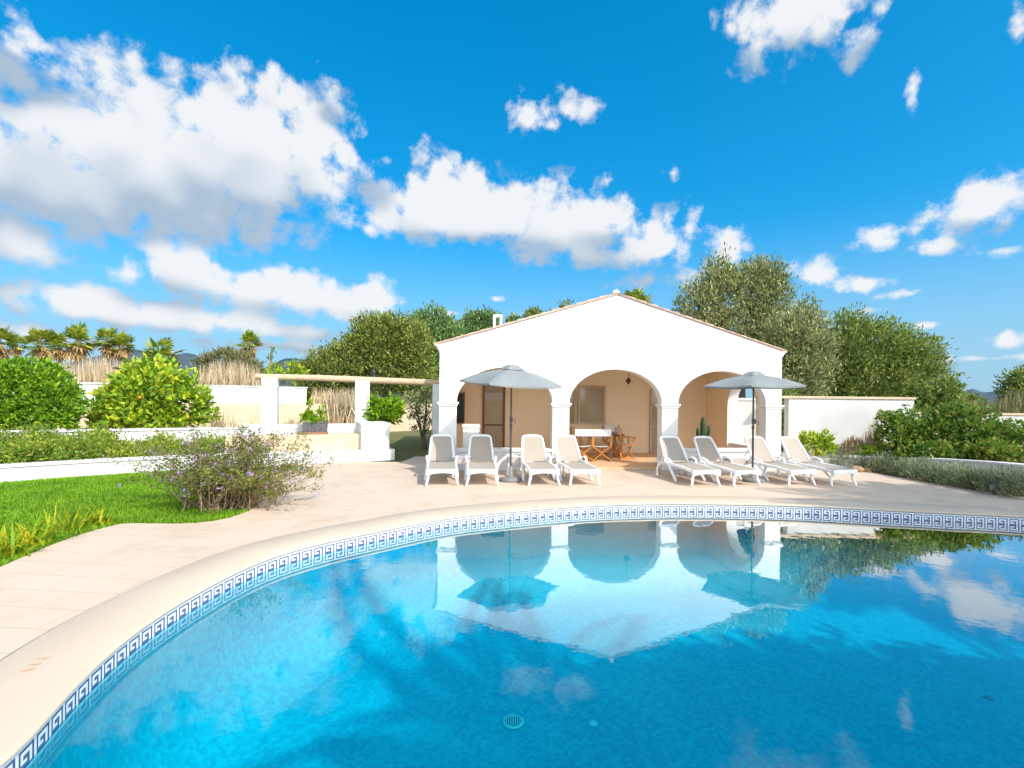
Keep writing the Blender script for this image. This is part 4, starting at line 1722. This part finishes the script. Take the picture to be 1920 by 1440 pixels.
# little stray sprig right of the citrus
D = 15.6
tree('shrub', at_tree(403, D, 0.2), [bp(405, 775, D, 9, 8), bp(398, 785, D, 7, 7)], 'tiny green sprig just right of the citrus tree', 'shrub', None, 14, 8, .06, .12, .06, 'lf_citrus', 35, r=.02)
D = 15.2
lt = tree('lemon_bush', at_tree(722, D, 0.2), [bp(715, 775, D, 32, 20), bp(735, 765, D, 18, 14), bp(702, 752, D, 9, 9), bp(742, 752, D, 7, 8), bp(700, 780, D, 16, 16)],
          'bright yellow green leafy bush behind the white end block of the bench', 'bush', None, 170, 10, .12, .17, .085, 'lf_lemon', 36, r=.04)
D = 17.5
tree('small_tree', at_tree(795, D, 0), [bp(775, 752, D, 22, 16), bp(800, 765, D, 22, 26), bp(780, 785, D, 14, 18), bp(800, 735, D, 16, 12), bp(805, 800, D, 12, 22)],
     'straggly small tree in shade beside the left house wall', 'tree', None, 170, 9, .15, .12, .045, 'lf_olive', 37, r=.09)
D = 17.3
for i, (px, py, r_, lab) in enumerate(((415, 780, 26, 'dry brown weeds in front of the beige wall left of the pergola'), (545, 781, 9, 'small pale weeds at the foot of the beige wall between the pergola pillars'))):
    e = empty('dry_weeds', at_tree(px, D, 0.2))
    tag(e, lab, 'weeds')
    blades(70, lambda r, w=r_: (r.uniform(-w, w) * D / F, r.uniform(-.3, .3), 0.3), (.35, .95 if i == 0 else .6), (.02, .05), (0, .35), (0, .5), 'lf_dry', 'stems', e, 40 + i)

# flowering shrub in the foreground
sb = gp(398, 966)
sh = empty('flowering_shrub', (sb.x - .05, sb.y + .55, 0))
tag(sh, 'loose twiggy shrub with small violet flowers at the corner of the lawn', 'shrub')
rs = random.Random(5)
stems = MB()
lv_b, lv_a, fl_b, fl_a = [], [], [], []
for k in range(190):
    az = rs.uniform(0, 2 * PI)
    low = k > 85
    reach = rs.uniform(.25, 1.55) if low else rs.uniform(.15, 1.3)
    top = (rs.uniform(.25, .8) if low else rs.uniform(.75, 1.42) * (1 - .22 * reach))
    b0_ = Vector((rs.gauss(0, .26), rs.gauss(0, .2), 0))
    e_ = b0_ + Vector((math.cos(az) * reach, math.sin(az) * reach * .75, top))
    m_ = b0_.lerp(e_, .5) + Vector((rs.uniform(-.1, .1), rs.uniform(-.1, .1), top * .2))
    pts_ = [b0_, b0_.lerp(m_, .6) + Vector((0, 0, .04)), m_, m_.lerp(e_, .6) + Vector((rs.uniform(-.05, .05), 0, .03)), e_]
    stems.tube(pts_, [.009, .007, .006, .004, .002], 5, cap=False)
    for t in range(62):
        u = rs.random() ** .6
        i_ = min(3, int(u * 4))
        p = pts_[i_].lerp(pts_[i_ + 1], u * 4 - i_) + Vector((rs.gauss(0, .05), rs.gauss(0, .05), rs.gauss(0, .04)))
        if p.z < .02:
            continue
        lv_b.append(p)
        lv_a.append((rs.gauss(0, 1), rs.gauss(0, 1), rs.gauss(.4, 1)))
    if rs.random() < .75:
        for _ in range(rs.randint(1, 2)):
            c = pts_[rs.choice((2, 3, 3, 4))] + Vector((rs.gauss(0, .07), rs.gauss(0, .07), rs.gauss(0, .06)))
            for _ in range(7):
                fl_b.append(c + Vector((rs.gauss(0, .013), rs.gauss(0, .013), rs.gauss(0, .013))))
                fl_a.append((rs.gauss(0, 1), rs.gauss(0, 1), rs.gauss(.3, 1)))
    for _ in range(3):                                   # side twigs
        u = rs.uniform(.4, .95)
        i_ = min(3, int(u * 4))
        p = pts_[i_].lerp(pts_[i_ + 1], u * 4 - i_)
        q = p + Vector((rs.gauss(0, .13), rs.gauss(0, .13), rs.uniform(.02, .2)))
        stems.tube([p, q], [.003, .0015], 4, cap=False)
        for t in range(10):
            lv_b.append(p.lerp(q, rs.random()) + Vector((rs.gauss(0, .02), rs.gauss(0, .02), rs.gauss(0, .02))))
            lv_a.append((rs.gauss(0, 1), rs.gauss(0, 1), rs.gauss(.4, 1)))
stems.build('stems', 'stem', sh, recalc=False)
rngs = np.random.default_rng(6)
lvB, lvA = np.array([tuple(p) for p in lv_b]), unit(np.array(lv_a))
mesh_np('leaves', leaves(lvB, lvA, rngs.uniform(.03, .065, len(lvB)), rngs.uniform(.013, .026, len(lvB)), rngs), 4, 'lf_shrub', sh)
fB, fA = np.array([tuple(p) for p in fl_b]), unit(np.array(fl_a))
mesh_np('flowers', leaves(fB, fA, rngs.uniform(.02, .034, len(fB)), rngs.uniform(.018, .028, len(fB)), rngs), 4, 'lf_flower', sh)

# strap-leaved plants along the lawn edge
for i, (px, py, n_, L_, lab) in enumerate((
        (10, 1046, 46, (.22, .42), 'strap leaved yellow green plant at the left picture edge beside the paving'),
        (62, 1024, 52, (.25, .46), 'strap leaved plant with one tall yellow leaf, second along the lawn edge'),
        (128, 998, 44, (.25, .50), 'tallest strap leaved plant with upright yellow leaves on the lawn edge'),
        (188, 985, 40, (.15, .30), 'low yellowing strap leaved plant nearest the corner of the lawn'),
        (590, 893, 16, (.12, .32), 'small bright green tuft growing through the paving beyond the flowering shrub'))):
    q = gp(px, py)
    e = empty('strap_plant', (q.x - .05, q.y + .05, 0))
    tag(e, lab, 'plant', 'strap leaved plants edging the lawn')
    blades(n_, lambda r: (r.gauss(0, .10), r.gauss(0, .07), 0), L_, (.018, .034), (.05, 1.0), (.2, 1.3), 'lf_spike', 'leaves', e, 60 + i, 5)

# ================================================================== PALMS BEYOND THE WALL


def fan_palm_meshes(seed, R=1.15):
    rnd = random.Random(seed)
    cr, dd = MB(), MB()

    def fan(m, b, az, el, pet, rad_, nseg, droop):
        d = Vector((math.cos(az) * math.cos(el), math.sin(az) * math.cos(el), math.sin(el)))
        c = b + d * pet
        s = d.cross(Vector((0, 0, 1)))
        s = s.normalized() if s.length > .01 else Vector((1, 0, 0))
        u = s.cross(d).normalized()
        side = (s * .9 + u * .2).normalized()
        for k in range(nseg):
            a = rad(-105 + 210 * k / (nseg - 1))
            t = d * math.cos(a) + side * math.sin(a)
            L = rad_ * (1 - .25 * abs(a) / 1.8) * rnd.uniform(.85, 1.1)
            w = t.cross(u).normalized() * L * .13
            tip = c + t * L - Vector((0, 0, droop * L * rnd.uniform(.5, 1.2)))
            mid = c + t * L * .55 - Vector((0, 0, droop * L * .1))
            m.add([c, mid + w, tip, mid - w], [(0, 1, 2, 3)])
        m.add([b - s * .02, b + s * .02, c + s * .012, c - s * .012], [(0, 1, 2, 3)])
    for k in range(40):
        fan(cr, Vector((0, 0, rnd.uniform(-.15, .1))), rnd.uniform(0, 2 * PI), rnd.uniform(-.35, 1.5), R * rnd.uniform(.4, .75), R * rnd.uniform(.5, .72), 9, .12)
    for k in range(26):
        fan(dd, Vector((0, 0, rnd.uniform(-.55, 0))), rnd.uniform(0, 2 * PI), rnd.uniform(-1.4, -.35), R * rnd.uniform(.3, .6), R * rnd.uniform(.4, .6), 8, .5)
    return cr, dd


def palm(px, ytop, D, R, label, seed, dead=True, trunk_r=.16, lean=0.0, group='fan palms beyond the boundary wall'):
    q = dp(px, ytop, D)
    R *= 1.02
    hz = q.z - R * 1.1
    e = empty('fan_palm', (q.x, q.y, -0.05))
    tag(e, label, 'palm tree', group)
    m = MB()
    m.tube([(lean, 0, 0), (lean * .6, 0, hz * .35), (lean * .2, 0, hz * .75), (0, 0, hz + .1)], [trunk_r * 1.3, trunk_r, trunk_r * .9, trunk_r * 1.15], 9)
    m.build('trunk', 'palm_bark', e)
    cr, dd = fan_palm_meshes(seed, R)
    a = cr.build('crown', 'lf_palm', e, recalc=False)
    a.location = (0, 0, hz)
    if dead:
        b = dd.build('dead_fronds', 'lf_palmdead', e, recalc=False)
        b.location = (0, 0, hz)
    return e


PL = [(-4, 607, 40, 1.25, 'fan palm cut by the left picture edge above the round bush'),
      (30, 626, 52, 1.0, 'smallest distant fan palm between the two tall ones at the far left'),
      (75, 612, 40, 1.2, 'fan palm with drooping dead fronds, second tall one from the left edge'),
      (113, 622, 44, 1.1, 'fan palm leaning against the tallest one, on its left side'),
      (147, 608, 40, 1.25, 'tallest fan palm with bright yellow lower fronds, above the gap in the bushes'),
      (203, 612, 42, 1.1, 'fan palm left of the blue hill, the left one of a touching pair'),
      (229, 622, 42, 1.0, 'fan palm left of the blue hill, the right one of a touching pair'),
      (300, 631, 34, 1.25, 'broad low fan palm crown rising right behind the citrus tree'),
      (468, 617, 44, 1.05, 'lone fan palm with orange dead fronds behind the left pergola pillar'),
      (1195, 537, 25, .85, 'fan palm top showing above the right slope of the house roof')]
for i, (px, yt, D, R, lab) in enumerate(PL):
    palm(px, yt, D, R, lab, 70 + i, dead=px < 1000)
D = 20
D = 26
e = tree('shrub', at_tree(535, D), [bp(515, 692, D, 14, 10), bp(545, 690, D, 18, 10), bp(560, 697, D, 12, 9), bp(535, 705, D, 30, 12)], 'yellow green bush top just above the left end of the log', 'shrub', None, 90, 9, .12, .2, .08, 'lf_citrus', 83, r=.05)
# bare stub of a palm near the pergola
q = dp(510, 655, 30)
e = empty('bare_trunk', (q.x, q.y, -.05))
tag(e, 'thin bare trunk with a dark stub on top left of the pines', 'tree')
m = MB()
m.tube([(-.35, 0, 0), (-.2, 0, 2.5), (0, 0, q.z)], [.13, .09, .06], 7)
m.build('trunk', 'palm_bark', e)
crown('crown', [(.05, 0, q.z - .05, .1, .1, .22), (-.12, 0, q.z - .45, .14, .12, .16)], 14, 8, .08, .14, .06, 'lf_bush', e, 84)

# dry reeds and grassy hedges beyond the walls


def reeds(name, px0, px1, ytop, ybase, D, n, label, mat='lf_dry', kind=None, seed=1, cat='reeds', depth=2.0, wl=(.03, .07)):
    rnd = random.Random(seed)
    c = dp((px0 + px1) / 2, ybase, D)
    e = empty(name, (c.x, c.y, 0))
    tag(e, label, cat)
    m = MB()
    for _ in range(n):
        px = rnd.uniform(px0, px1)
        yt = ytop(px) + abs(rnd.gauss(0, 17))
        DD = D + rnd.uniform(-depth, depth)
        t = dp(px, yt, DD)
        b = Vector((t.x + rnd.gauss(0, .5), t.y + rnd.gauss(0, .1), 0))
        w = rnd.uniform(*wl)
        k = b.lerp(t, .6) + Vector((rnd.gauss(0, .12), 0, 0))
        a = rnd.uniform(0, PI)
        s = Vector((math.cos(a), math.sin(a), 0)) * w / 2
        o = Vector((c.x, c.y, 0))
        b, k, t = b - o, k - o, t - o
        m.add([b - s, b + s, k + s, k - s], [(0, 1, 2, 3)])
        m.add([k - s, k + s, t], [(0, 1, 2)])
    m.build('stems', mat, e, recalc=False)
    return e


reeds('dry_thicket', 60, 265, lambda x: 672 - 12 * math.exp(-((x - 185) / 30) ** 2), 720, 33, 1500, 'wide beige thicket of bare stems below the fan palms', 'lf_dry', seed=2, cat='thicket')
e = reeds('dry_thicket', 372, 486, lambda x: 667 + 14 * ((x - 430) / 55) ** 2, 720, 30, 900, 'dry upright stems with a green back left of the pergola', 'lf_dry', seed=3, cat='thicket')
D = 31.5
lc = e.location
crown('foliage', [tuple(np.array(bp(px, py, D, rx, ry)) - np.array([lc.x, lc.y, 0, 0, 0, 0])) for px, py, rx, ry in ((425, 678, 38, 20), (390, 695, 22, 24), (455, 690, 28, 26), (475, 705, 12, 20))], 420, 9, .3, .35, .07, 'lf_drygreen', e, 88, up=1.0)
reeds('dry_thicket', 585, 668, lambda x: 722, 756, 24.5, 520, 'grey brown bare stems above the beige wall between the pergola pillars', 'lf_dry', seed=4, cat='thicket', depth=.8)
reeds('reed_bed', 1800, 1990, lambda x: 742 - 18 * math.exp(-((x - 1905) / 30) ** 2), 775, 24, 900, 'dry straw coloured reeds behind the far right wall', 'lf_drygreen', seed=6, cat='reeds')

# ================================================================== BACKGROUND TREES
GT = 'pines and olives behind the garden'
D = 31
tree('pine_tree', at_tree(620, D), [bp(620, 690, D, 42, 40), bp(585, 710, D, 26, 36), bp(655, 700, D, 40, 45), bp(640, 665, D, 28, 22), bp(605, 735, D, 50, 26)],
     'lower rounded pine at the left of the tree group behind the pergola', 'tree', GT, 520, 28, .55, .26, .08, 'lf_pine', 101, r=.2, up=.7)
D = 31
tree('pine_tree', at_tree(725, D), [bp(720, 640, D, 55, 42), bp(690, 615, D, 26, 22), bp(735, 618, D, 45, 22), bp(770, 650, D, 35, 45), bp(715, 690, D, 60, 48), bp(775, 705, D, 40, 45), bp(680, 650, D, 30, 30)],
     'tall dense pine at the centre of the tree group behind the pergola', 'tree', GT, 900, 30, .55, .26, .08, 'lf_pine', 102, r=.28, up=.7)
D = 35
tree('pine_tree', at_tree(815, D), [bp(808, 625, D, 36, 36), bp(780, 612, D, 14, 18), bp(815, 598, D, 20, 18), bp(825, 665, D, 40, 45), bp(790, 640, D, 22, 40), bp(840, 630, D, 24, 26)],
     'blue green pine rising beside the left eave of the house', 'tree', GT, 640, 20, .55, .34, .10, 'lf_pine2', 103, r=.25, up=.7)
D = 38
tree('pine_tree', at_tree(900, D), [bp(890, 612, D, 20, 24), bp(915, 608, D, 22, 20), bp(865, 628, D, 24, 20), bp(905, 640, D, 45, 28)],
     'distant pine showing above the left slope of the roof by the chimney', 'tree', GT, 700, 13, .42, .36, .11, 'lf_pine2', 104, r=.2, up=.7)
D = 38
tree('pine_tree', at_tree(1010, D), [bp(1000, 594, D, 12, 12), bp(1060, 580, D, 10, 10), bp(970, 606, D, 16, 12), bp(1030, 615, D, 60, 22)],
     'pine of which only small tips peek over the middle of the left roof slope', 'tree', GT, 420, 12, .4, .34, .10, 'lf_pine', 105, r=.2, up=.7)
# right side
D = 21.5
tree('olive_tree', at_tree(1385, D), [bp(1355, 560, D, 42, 52), bp(1345, 515, D, 26, 32), bp(1310, 575, D, 34, 42), bp(1410, 545, D, 38, 50), bp(1425, 515, D, 22, 26), bp(1450, 560, D, 30, 50), bp(1385, 610, D, 65, 40), bp(1440, 630, D, 48, 48), bp(1310, 620, D, 30, 24), bp(1455, 520, D, 14, 22)],
     'tall grey green olive tree directly behind the right roof slope', 'tree', GT, 950, 24, .42, .20, .055, 'lf_olive', 106, r=.28, up=.8, out=.7)
D = 19.5
tree('olive_tree', at_tree(1490, D), [bp(1535, 640, D, 30, 36), bp(1488, 650, D, 46, 56), bp(1470, 700, D, 36, 44), bp(1515, 690, D, 40, 48), bp(1505, 605, D, 28, 30), bp(1515, 578, D, 10, 20), bp(1460, 640, D, 22, 40), bp(1490, 735, D, 60, 26)],
     'shorter olive tree beside the right house wall, in front of the dense tree', 'tree', GT, 800, 23, .36, .17, .05, 'lf_olive', 107, r=.2, up=.8, out=.7)
D = 23.5
tree('lentisk_tree', at_tree(1645, D), [bp(1605, 650, D, 56, 50), bp(1660, 652, D, 50, 48), bp(1580, 690, D, 46, 60), bp(1700, 680, D, 46, 50), bp(1735, 715, D, 34, 42), bp(1640, 710, D, 80, 50), bp(1590, 612, D, 28, 24), bp(1740, 655, D, 12, 14), bp(1700, 740, D, 50, 30), bp(1630, 745, D, 70, 25)],
     'wide dense mid green tree above the white wall on the right', 'tree', GT, 1250, 30, .46, .20, .06, 'lf_lentisk', 108, r=.28, up=.7)
D = 22
tree('lentisk_tree', at_tree(1765, D), [bp(1755, 750, D, 32, 28), bp(1778, 740, D, 16, 24), bp(1785, 760, D, 20, 16)],
     'small outlying dark bush at the right foot of the dense tree', 'tree', GT, 260, 13, .3, .22, .065, 'lf_lentisk', 109, r=.08)
D = 30
tree('distant_tree', at_tree(1925, D), [bp(1920, 735, D, 34, 26), bp(1912, 715, D, 16, 18), bp(1945, 720, D, 30, 34)],
     'dark tree cut by the right picture edge above the reeds', 'tree', GT, 420, 13, .4, .3, .09, 'lf_lentisk', 110, r=.15)
for i, (px, py, rx, ry, D, lab) in enumerate(((1785, 748, 20, 9, 60, 'far dark bush left of the reeds on the horizon line'), (1815, 752, 24, 9, 55, 'far bush below the right hills, first left of the reeds'), (1745, 758, 22, 10, 40, 'far bush behind the small outlying bush'))):
    tree('distant_bush', at_tree(px, D), [bp(px, py, D, rx, ry), bp(px + rx * .6, py + 3, D, rx * .6, ry * .7)], lab, 'bush', None, 160, 9, .4, .4, .14, 'lf_lentisk', 120 + i, r=.06)

# ================================================================== RIGHT GARDEN
rwD = 14.6
g0, g1, g2 = dp(1479, 745, rwD), dp(1714, 747, rwD), dp(2100, 760, rwD - .3)
gw = empty('white_wall', (0, 0, 0))
tag(gw, 'tall white rendered wall with a pale coping right of the house', 'wall')


def wbox(p, q, z0, z1, t, nm, mt, par, over=0.0):
    d = Vector((q.x - p.x, q.y - p.y, 0))
    a = math.atan2(d.y, d.x)
    c = (p + q) / 2
    nn = Vector((-math.sin(a), math.cos(a), 0))
    c = c + nn * t / 2
    return MB().box((c.x, c.y, (z0 + z1) / 2), (d.length + 2 * over, t + 2 * over, z1 - z0), a).build(nm, mt, par)


wbox(g0, g1, -.05, 1.875, .25, 'body', 'cream_white', gw)
hq0, hq1 = hl(HW + .004, 2.55), dp(1461, 745, 15.15)
wbox(Vector((hq0.x, hq0.y, 0)), hq1, -.05, 1.80, .25, 'body', 'cream_white', gw)
wbox(Vector((hq0.x + .04, hq0.y, 0)), hq1, 1.801, 1.87, .25, 'coping', 'garden_white', gw, .03)
gl_ = dp(1455, 745, rwD)
wbox(gl_, g1, 1.876, 1.945, .25, 'coping', 'sandstone', gw, .035)
g3 = g1 + Vector((.06, .25, 0))
lw = empty('lower_white_wall', (0, 0, 0))
tag(lw, 'lower white wall running on to the right behind the bougainvillea', 'wall')
wbox(g3, g2, -.05, 1.44, .22, 'body', 'cream_white', lw)
wbox(g3, g2, 1.441, 1.50, .22, 'coping', 'sandstone', lw, .03)
# retaining wall
r_pts = [(7.6, 13.75, .33), (8.6, 13.5, .33), (9.55, 12.95, .35), (10.1, 12.2, .41), (10.42, 11.4, .47), (10.5, 10.6, .52), (10.75, 9.7, .56), (11.6, 9.0, .58), (14, 8.4, .6), (17, 7.8, .6)]
rp = spline([Vector((p[0], p[1])) for p in r_pts], False, .35)
rz_ = lambda p: np.interp(p.x, [q[0] for q in r_pts], [q[2] for q in r_pts])
wall_strip('retaining_wall', [(p.x, p.y, float(rz_(p))) for p in rp], ('garden_white', 'garden_white'), 'low weathered white retaining wall behind the lavender row', 'wall', .22, .05, .02)
sheet('soil_bed', [(p.x, p.y + .15) for p in rp] + [(17, 14.4), (8, 14.4)], 0.30, 'soil')
sheet('soil_bed', [(8.4, 14.2), (9.15, 12.7), (9.35, 11.6), (9.55, 10.4), (10.0, 9.2), (12.5, 8.4), (15, 7.6), (17, 7.6)] + [(p.x, p.y) for p in rp[::-1]], -0.003, 'soil')

# lavender
LV = [(1594, 880, .34, 'largest pale lavender clump beside the last lounger'),
      (1630, 882, .20, 'small lavender clump second from the loungers, behind the reddish stones'),
      (1662, 888, .28, 'lavender clump third from the loungers along the retaining wall'),
      (1700, 895, .27, 'lavender clump fourth from the loungers along the retaining wall'),
      (1735, 902, .28, 'lavender clump fifth from the loungers along the retaining wall'),
      (1772, 909, .28, 'lavender clump sixth from the loungers along the retaining wall'),
      (1810, 916, .30, 'lavender clump seventh from the loungers, left of the small grey lamp'),
      (1850, 922, .30, 'lavender clump eighth from the loungers, behind the small grey lamp'),
      (1893, 930, .30, 'lavender clump ninth from the loungers, right of the small grey lamp'),
      (1935, 938, .32, 'lavender clump cut by the right picture edge')]
for i, (px, py, r, lab) in enumerate(LV):
    q = gp(px, py)
    e = empty('lavender_bush', (q.x + .15, q.y + r * .9, 0))
    tag(e, lab, 'lavender', 'lavender clumps along the retaining wall')
    rng_ = np.random.default_rng(200 + i)
    n = 1500
    r *= 1.15 * (1.15, .85, 1.1, .88, 1.12, .95, 1.05, .85, 1.1, 1.0)[i]
    d = unit(rng_.normal(size=(n, 3)) * np.array([1, 1, .9]))
    d[:, 2] = np.abs(d[:, 2])
    rr = r * (.35 + .65 * rng_.random(n))
    B = d * rr[:, None] * np.array([1.2, 1.0, 1.0])
    B[:, 2] *= 1.35
    A = unit(d + np.array([0, 0, .7]) + rng_.normal(size=(n, 3)) * .3)
    mesh_np('foliage', leaves(B, A, rng_.uniform(.06, .15, n), rng_.uniform(.012, .022, n), rng_), 4, 'lf_lav', e)
# stones and the small lamp
q = gp(1612, 884)
for i, (dx, dy, s, lab) in enumerate(((-.05, 0, .15, 'larger reddish stone at the end of the lavender row'), (.2, .06, .11, 'smaller reddish stone right of the larger one by the lavender'))):
    rnd = random.Random(300 + i)
    m = MB()
    me_ = []
    bm = bmesh.new()
    bmesh.ops.create_icosphere(bm, subdivisions=2, radius=s)
    for v in bm.verts:
        v.co *= rnd.uniform(.8, 1.12)
        v.co.z *= .6
    me = bpy.data.meshes.new('stone')
    bm.to_mesh(me)
    bm.free()
    me.materials.append(M['rock'])
    o = bpy.data.objects.new('stone', me)
    o.location = (q.x + dx, q.y + dy, s * .4)
    COL.objects.link(o)
    tag(o, lab, 'stone')
q = gp(1863, 926)
e = empty('garden_lamp', (q.x, q.y, 0), rad(-20))
tag(e, 'small grey box lamp on a stake among the lavender', 'garden lamp')
MB().tube([(0, 0, 0), (0, 0, .06)], .02, 8).build('stake', 'darkmetal', e)
MB().box((0, 0, .12), (.10, .08, .13)).build('housing', 'greybox', e, bevel=.008)

# bougainvillea and neighbours behind the retaining wall
D = 13.0
tree('bougainvillea', at_tree(1775, D, .28), [bp(1760, 815, D, 66, 40), bp(1700, 820, D, 46, 32), bp(1820, 815, D, 55, 42), bp(1875, 828, D, 40, 32), bp(1680, 790, D, 26, 18), bp(1775, 785, D, 40, 22), bp(1730, 845, D - .4, 70, 16), bp(1850, 848, D - .6, 70, 16), bp(1905, 835, D - .4, 22, 24), bp(1655, 782, D, 16, 8), bp(1825, 782, D, 26, 14), bp(1905, 800, D, 12, 12), bp(1848, 772, D, 12, 8), bp(1672, 770, D, 10, 6), bp(1720, 770, D, 10, 8), bp(1790, 768, D, 16, 8)],
     'sprawling dark green bougainvillea with a few orange leaves behind the retaining wall', 'bush', None, 800, 14, .16, .13, .07, 'lf_boug', 131, r=.07, shell=.75, zmin=.05)
D = 13.4
tree('shrub', at_tree(1532, D, .28), [bp(1525, 832, D, 24, 18), bp(1545, 838, D, 18, 14), bp(1515, 820, D, 10, 10), bp(1550, 820, D, 8, 10)], 'yellow green shrub with pale blooms just behind the last lounger', 'shrub', None, 130, 10, .09, .12, .045, 'lf_citrus', 132, r=.03)
for i, (x0, x1, yt, lab, mt) in enumerate(((1560, 1640, 812, 'mound of dry reddish grass between the yellow green shrub and the bougainvillea', 'lf_dryred'), (1605, 1668, 776, 'grey bare twigs sticking up against the white wall', 'lf_dry'))):
    rnd = random.Random(400 + i)
    c = dp((x0 + x1) / 2, 845, 13.6 + i * .3)
    e = empty('dry_plant', (c.x, c.y, .28))
    tag(e, lab, 'dry plant')
    m = MB()
    for _ in range(420 if i == 0 else 110):
        px = rnd.gauss((x0 + x1) / 2, (x1 - x0) / 4.2)
        f_ = math.exp(-((px - (x0 + x1) / 2) / ((x1 - x0) / 2.2)) ** 2)
        yt_ = 848 - (848 - yt) * f_ * rnd.uniform(.25, 1.0)
        t = dp(px, yt_, 13.6 + i * .3 + rnd.uniform(-.35, .35)) - e.location
        b = Vector((t.x * .55 + rnd.gauss(0, .1), t.y * .7, 0))
        k = b.lerp(t, .6) + Vector((rnd.gauss(0, .03), 0, .05))
        w = rnd.uniform(.006, .016)
        a = rnd.uniform(0, PI)
        s = Vector((math.cos(a), math.sin(a), 0)) * w
        m.add([b - s, b + s, k + s, k - s], [(0, 1, 2, 3)])
        m.add([k - s, k + s, t], [(0, 1, 2)])
    m.build('stems', mt, e, recalc=False)
D = 13.3
tree('shrub', at_tree(1640, D, .28), [bp(1625, 845, D, 22, 8), bp(1655, 845, D, 22, 9)], 'low bright green shrub at the foot of the dry grass mound', 'shrub', None, 70, 9, .08, .10, .045, 'lf_citrus', 133, r=.02, zmin=.0)
D = 16
tree('hedge_bush', at_tree(1475, D + .4), [bp(1472, 760, D, 14, 30), bp(1470, 810, D, 16, 36), bp(1474, 845, D, 14, 20)], 'dark bush filling the narrow gap between the house and the white wall', 'bush', None, 260, 10, .16, .12, .05, 'lf_lentisk', 134, r=.05)
q = gp(1476, 868)
e = empty('weed_tuft', (q.x, q.y, 0))
tag(e, 'pale green tuft at the foot of the right house corner', 'plant')
blades(26, lambda r: (r.gauss(0, .05), r.gauss(0, .05), 0), (.2, .5), (.01, .022), (.0, .4), (.1, .7), 'lf_drygreen', 'leaves', e, 410)


# ================================================================== TREES BEHIND AND BESIDE THE VIEWER (they throw the shade on the pool)
def feather_palm(loc, H, R, seed, label, nf=46):
    rnd = random.Random(seed)
    e = empty('date_palm', loc)
    tag(e, label, 'palm tree', 'date palms beside the pool')
    m = MB()
    m.tube([(0, 0, -.05), (.05, 0, H * .4), (0, 0, H)], [.34, .27, .30], 12)
    m.build('trunk', 'palm_bark', e)
    c = MB()
    for k in range(nf):
        az = rnd.uniform(0, 2 * PI)
        el = rnd.uniform(-.3, 1.0)
        L = R * rnd.uniform(.85, 1.1)
        p = Vector((0, 0, H))
        ang = el
        hdir = Vector((math.cos(az), math.sin(az), 0))
        sd = Vector((-hdir.y, hdir.x, 0))
        segs = 14
        prev = p
        for s in range(segs):
            t = s / segs
            d = hdir * math.cos(ang) + Vector((0, 0, math.sin(ang)))
            nx = prev + d * L / segs
            up_ = sd.cross(d)
            w = .02 * (1 - t) + .004
            c.add([prev - sd * w, prev + sd * w, nx + sd * w, nx - sd * w], [(0, 1, 2, 3)])
            if t > .12:
                ll = R * .17 * math.sin(PI * (0.12 + .86 * t)) + .08
                for q_ in range(3):
                    b = prev.lerp(nx, q_ / 3)
                    for sg in (-1, 1):
                        tip = b + (sd * sg * .86 + d * .5 + up_ * .12).normalized() * ll - Vector((0, 0, .12 * ll))
                        c.add([b, b.lerp(tip, .5) + d * .036, tip, b.lerp(tip, .5) - d * .036], [(0, 1, 2, 3)])
            ang -= (.75 + .25 * el) / segs
            prev = nx
    c.build('crown', 'lf_palm', e, recalc=False)
    return e


def caster(px, py, z0, H):        # where something H above z0 must stand to throw its shade on the pixel's point at height z0
    q = gp(px, py, z0)
    k = -SUN / abs(SUN.z)
    return Vector((q.x + k.x * H, q.y + k.y * H, 0))


c1 = caster(1075, 1425, -1.33, 8.3)
feather_palm((c1.x, c1.y, 0), 7.0, 3.4, 501, 'tall date palm behind the viewer shading the near end of the pool', 44)
kk = -SUN / abs(SUN.z)
pc = Vector((3.3, 3.55, -1.33)) + kk * 8.4
tree('broad_pine', (pc.x, pc.y, 0), [(pc.x + dx, pc.y + dy, 7.1 + dz, rx, ry, .55) for dx, dy, dz, rx, ry in ((0, 0, .2, 1.9, 1.7), (-1.9, .2, 0, 1.3, 1.5), (1.9, -.1, .1, 1.6, 1.7), (.4, 1.6, -.1, 1.6, .9), (-.6, -1.7, 0, 2.0, 1.0), (2.6, 1.0, 0, 1.0, 1.0), (-2.2, -1.2, .1, 1.2, 1.0))],
     'broad dense pine standing to the right behind the viewer, shading most of the pool', 'tree', None, 1500, 26, .5, .32, .10, 'lf_pine', 504, r=.3, shell=.9)
c3 = caster(1900, 962, 0, 6.6)
feather_palm((c3.x, c3.y, 0), 6.6, 3.1, 503, 'date palm beyond the right picture edge shading the terrace corner', 84)
